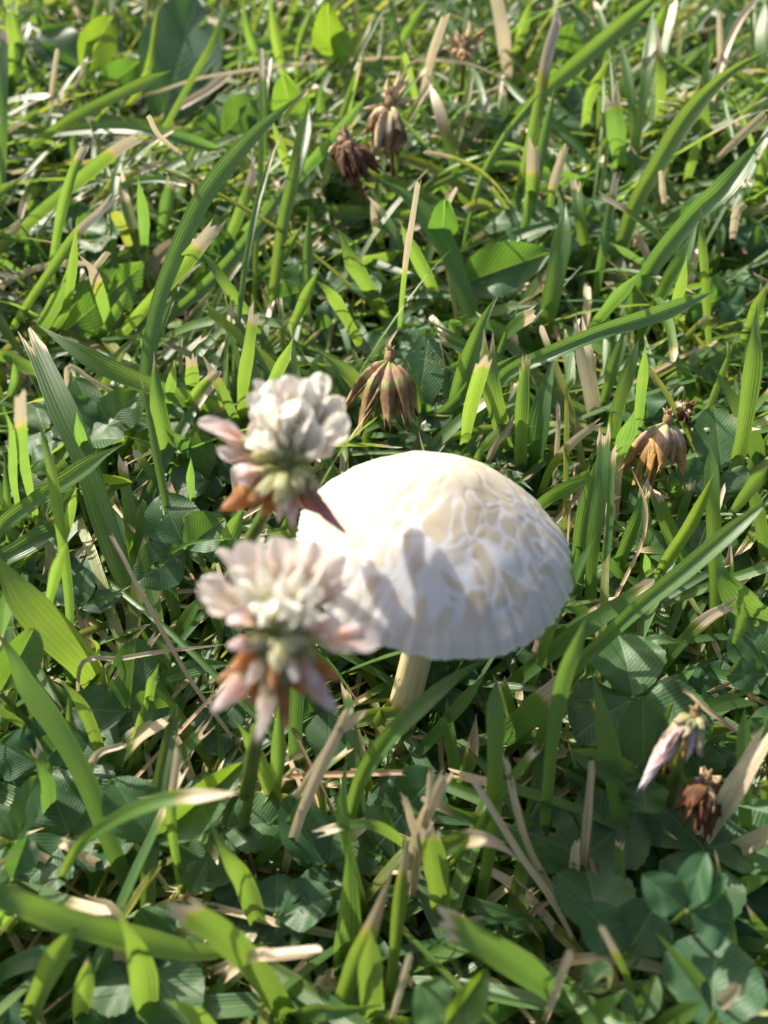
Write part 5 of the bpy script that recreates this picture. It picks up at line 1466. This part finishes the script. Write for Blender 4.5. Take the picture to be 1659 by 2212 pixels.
def join(blades, name, K, extra):
    Vs, Fs, Us, Ps = [], [], [], []
    off = 0
    for b in blades:
        V, F, uv, par = build_geo(b, K)
        Vs.append(V); Fs.append(np.array(F)+off); Us.append(uv); Ps.append(par); off += len(V)
    o = mesh_obj(name, np.vstack(Vs), np.vstack(Fs), M_GRASS, uv=np.vstack(Us), par=np.vstack(Ps))
    o['kind'] = 'stuff'
    tag(o, *extra)
def area_px(b):
    x, y, d = project(b[0])
    if not ((x > 0) & (x < 1659) & (y > 0) & (y < 2212)).mean() > 0.6:
        return 0.0
    return float(np.hypot(np.diff(x), np.diff(y)).sum()*b[1]*FPX/d.mean())
def in_view_region(n_green, n_straw):
    near = ((-0.10, 0.10), (0.0, 0.16)); mid = ((-0.22, 0.22), (0.14, 0.34)); far = ((-0.42, 0.42), (0.30, 0.75))
    g = scatter(int(n_green*0.36), False, near, True)+scatter(int(n_green*0.40), False, mid, True)+scatter(int(n_green*0.62), False, far, True)
    s = scatter(int(n_straw*0.36), True, near, True)+scatter(int(n_straw*0.40), True, mid, True)+scatter(int(n_straw*0.35), True, far, True)
    ring = ((-0.45, 0.45), (-0.25, 0.05))
    g += scatter(2200, False, ring, True)+scatter(1500, False, ((-0.45, -0.18), (0.05, 0.35)), False)+scatter(1500, False, ((0.18, 0.45), (0.05, 0.35)), False)
    g += scatter(3500, False, ((-0.9, 0.9), (0.7, 1.5)), False)
    for reg in (((-1.3, -0.44), (-0.5, 1.5)), ((0.44, 1.3), (-0.5, 1.5)), ((-0.9, 0.9), (-0.8, -0.22))):
        g += scatter(3200, False, reg, False)
    s += scatter(1200, True, ring, True)+scatter(900, True, ((-0.45, -0.18), (0.05, 0.35)), False)+scatter(900, True, ((0.18, 0.45), (0.05, 0.35)), False)
    return g, s
greens, straws = in_view_region(8600, 1200)
for lst, straw, limit in ((greens, False, 300), (straws, True, 300)):
    lst.sort(key=area_px, reverse=True)
    k = max(0, limit-N_BLADE[1 if straw else 0])
    k = min(k, 190)
    for b in lst[:k]:
        V, F, uv, par = build_geo(b, 7)
        x, y, d = project(b[0][6])
        lab, cat = blade_label(b[3], b[4], b[5], b[1], 0.1 if b[9] > 0.5 else 0.0, x[0], y[0], straw, np.linalg.norm(np.diff(b[0], axis=0), axis=1).sum())
        lab = 'low '+lab
        add_blade(V, F, uv, par, lab, cat, straw)
    join(lst[k:], 'dry_thatch' if straw else 'lawn_grass', 3 if straw else 4,
         ('pale dead grass litter matted over the soil between blades', 'thatch') if straw else ('dense low green lawn grass filling between the taller blades', 'grass'))

# small clover leaves down in the grass: one source leaf, copied with its parts
def proto_clover(variant):
    o = empty('clover_leaf', (0, 0, 0))
    h = 0.008+0.003*variant
    V, F, uv = tube(spline([np.array([0.001, 0.002, -0.003]), np.array([0.0005, 0.001, h*0.5]), np.array([0, 0, h])], 8), np.full(8, 0.0005), 6)
    mesh_obj('petiole', V, F, M_STEM, o, uv=uv)
    for q in range(3):
        a = q*2.09+0.3*variant
        J = np.array([0, 0, h]); L = 0.0085+0.001*variant
        e = 0.25-0.2*variant*0.3+0.15*math.sin(q*2+variant)
        Tp = J+np.array([math.cos(a)*math.cos(e), math.sin(a)*math.cos(e), math.sin(e)])*L
        hl = [(0.3, 0.5, 0.12, 0.08), (-0.3, 0.65, 0.08, 0.06)] if (q+variant) % 3 == 0 else ()
        g = compact(*leaflet_geo(J, Tp, L*1.02, np.array([0, 0, 1.0]), 0.1+0.1*q, 0.15, 0.12+0.12*variant, 0.4, 0.3+0.2*q, hl, (), (21, 27), 0.035, 0, 0.05))
        mesh_obj('leaflet', g[0], g[1], M_CLOVER, o, uv=g[2], par=g[3])
    return o
protos = [proto_clover(v) for v in range(4)]
used = [False]*4
cnt = 0
spots = []
for _ in range(900):
    if len(spots) >= 170:
        break
    r = random.random()
    if r < 0.3: x, y = random.uniform(-0.085, 0.085), random.uniform(0.01, 0.15)
    elif r < 0.75: x, y = random.uniform(-0.2, 0.2), random.uniform(0.13, 0.34)
    else: x, y = random.uniform(-0.4, 0.4), random.uniform(0.3, 0.65)
    z = random.uniform(0, 0.006)
    P = np.array([[x, y, z+0.012], [x, y, z+0.012], [x+0.007, y, z+0.012], [x, y, z], [x-0.007, y, z+0.012], [x, y, z], [x, y+.006, z+.012]])
    if blocked(P, 0.85):
        continue
    if any((x-a)**2+(y-b)**2 < 0.011**2 for a, b, _ in spots):
        continue
    spots.append((x, y, z))
for i, (x, y, z) in enumerate(spots):
    v = i % 4
    src = protos[v]
    if not used[v]:
        used[v] = True
        r = src
    else:
        r = src.copy(); COL.objects.link(r)
        for ch in list(src.children):
            c = ch.copy(); COL.objects.link(c); c.parent = r
            c.matrix_parent_inverse = ch.matrix_parent_inverse
    r.location = (x, y, 0)
    s = random.uniform(0.8, 1.35)
    r.scale = (s, s, s)
    r.rotation_euler = (random.uniform(-.25, .25), random.uniform(-.25, .25), random.uniform(0, 6.28))
    px, py, _ = project(np.array([x, y, z+0.01]))
    ph = near_phrase(px[0], py[0])
    tag(r, f'small low clover leaf deep in the grass near the {ph}', 'clover leaf', f'low clover leaves near the {ph}')
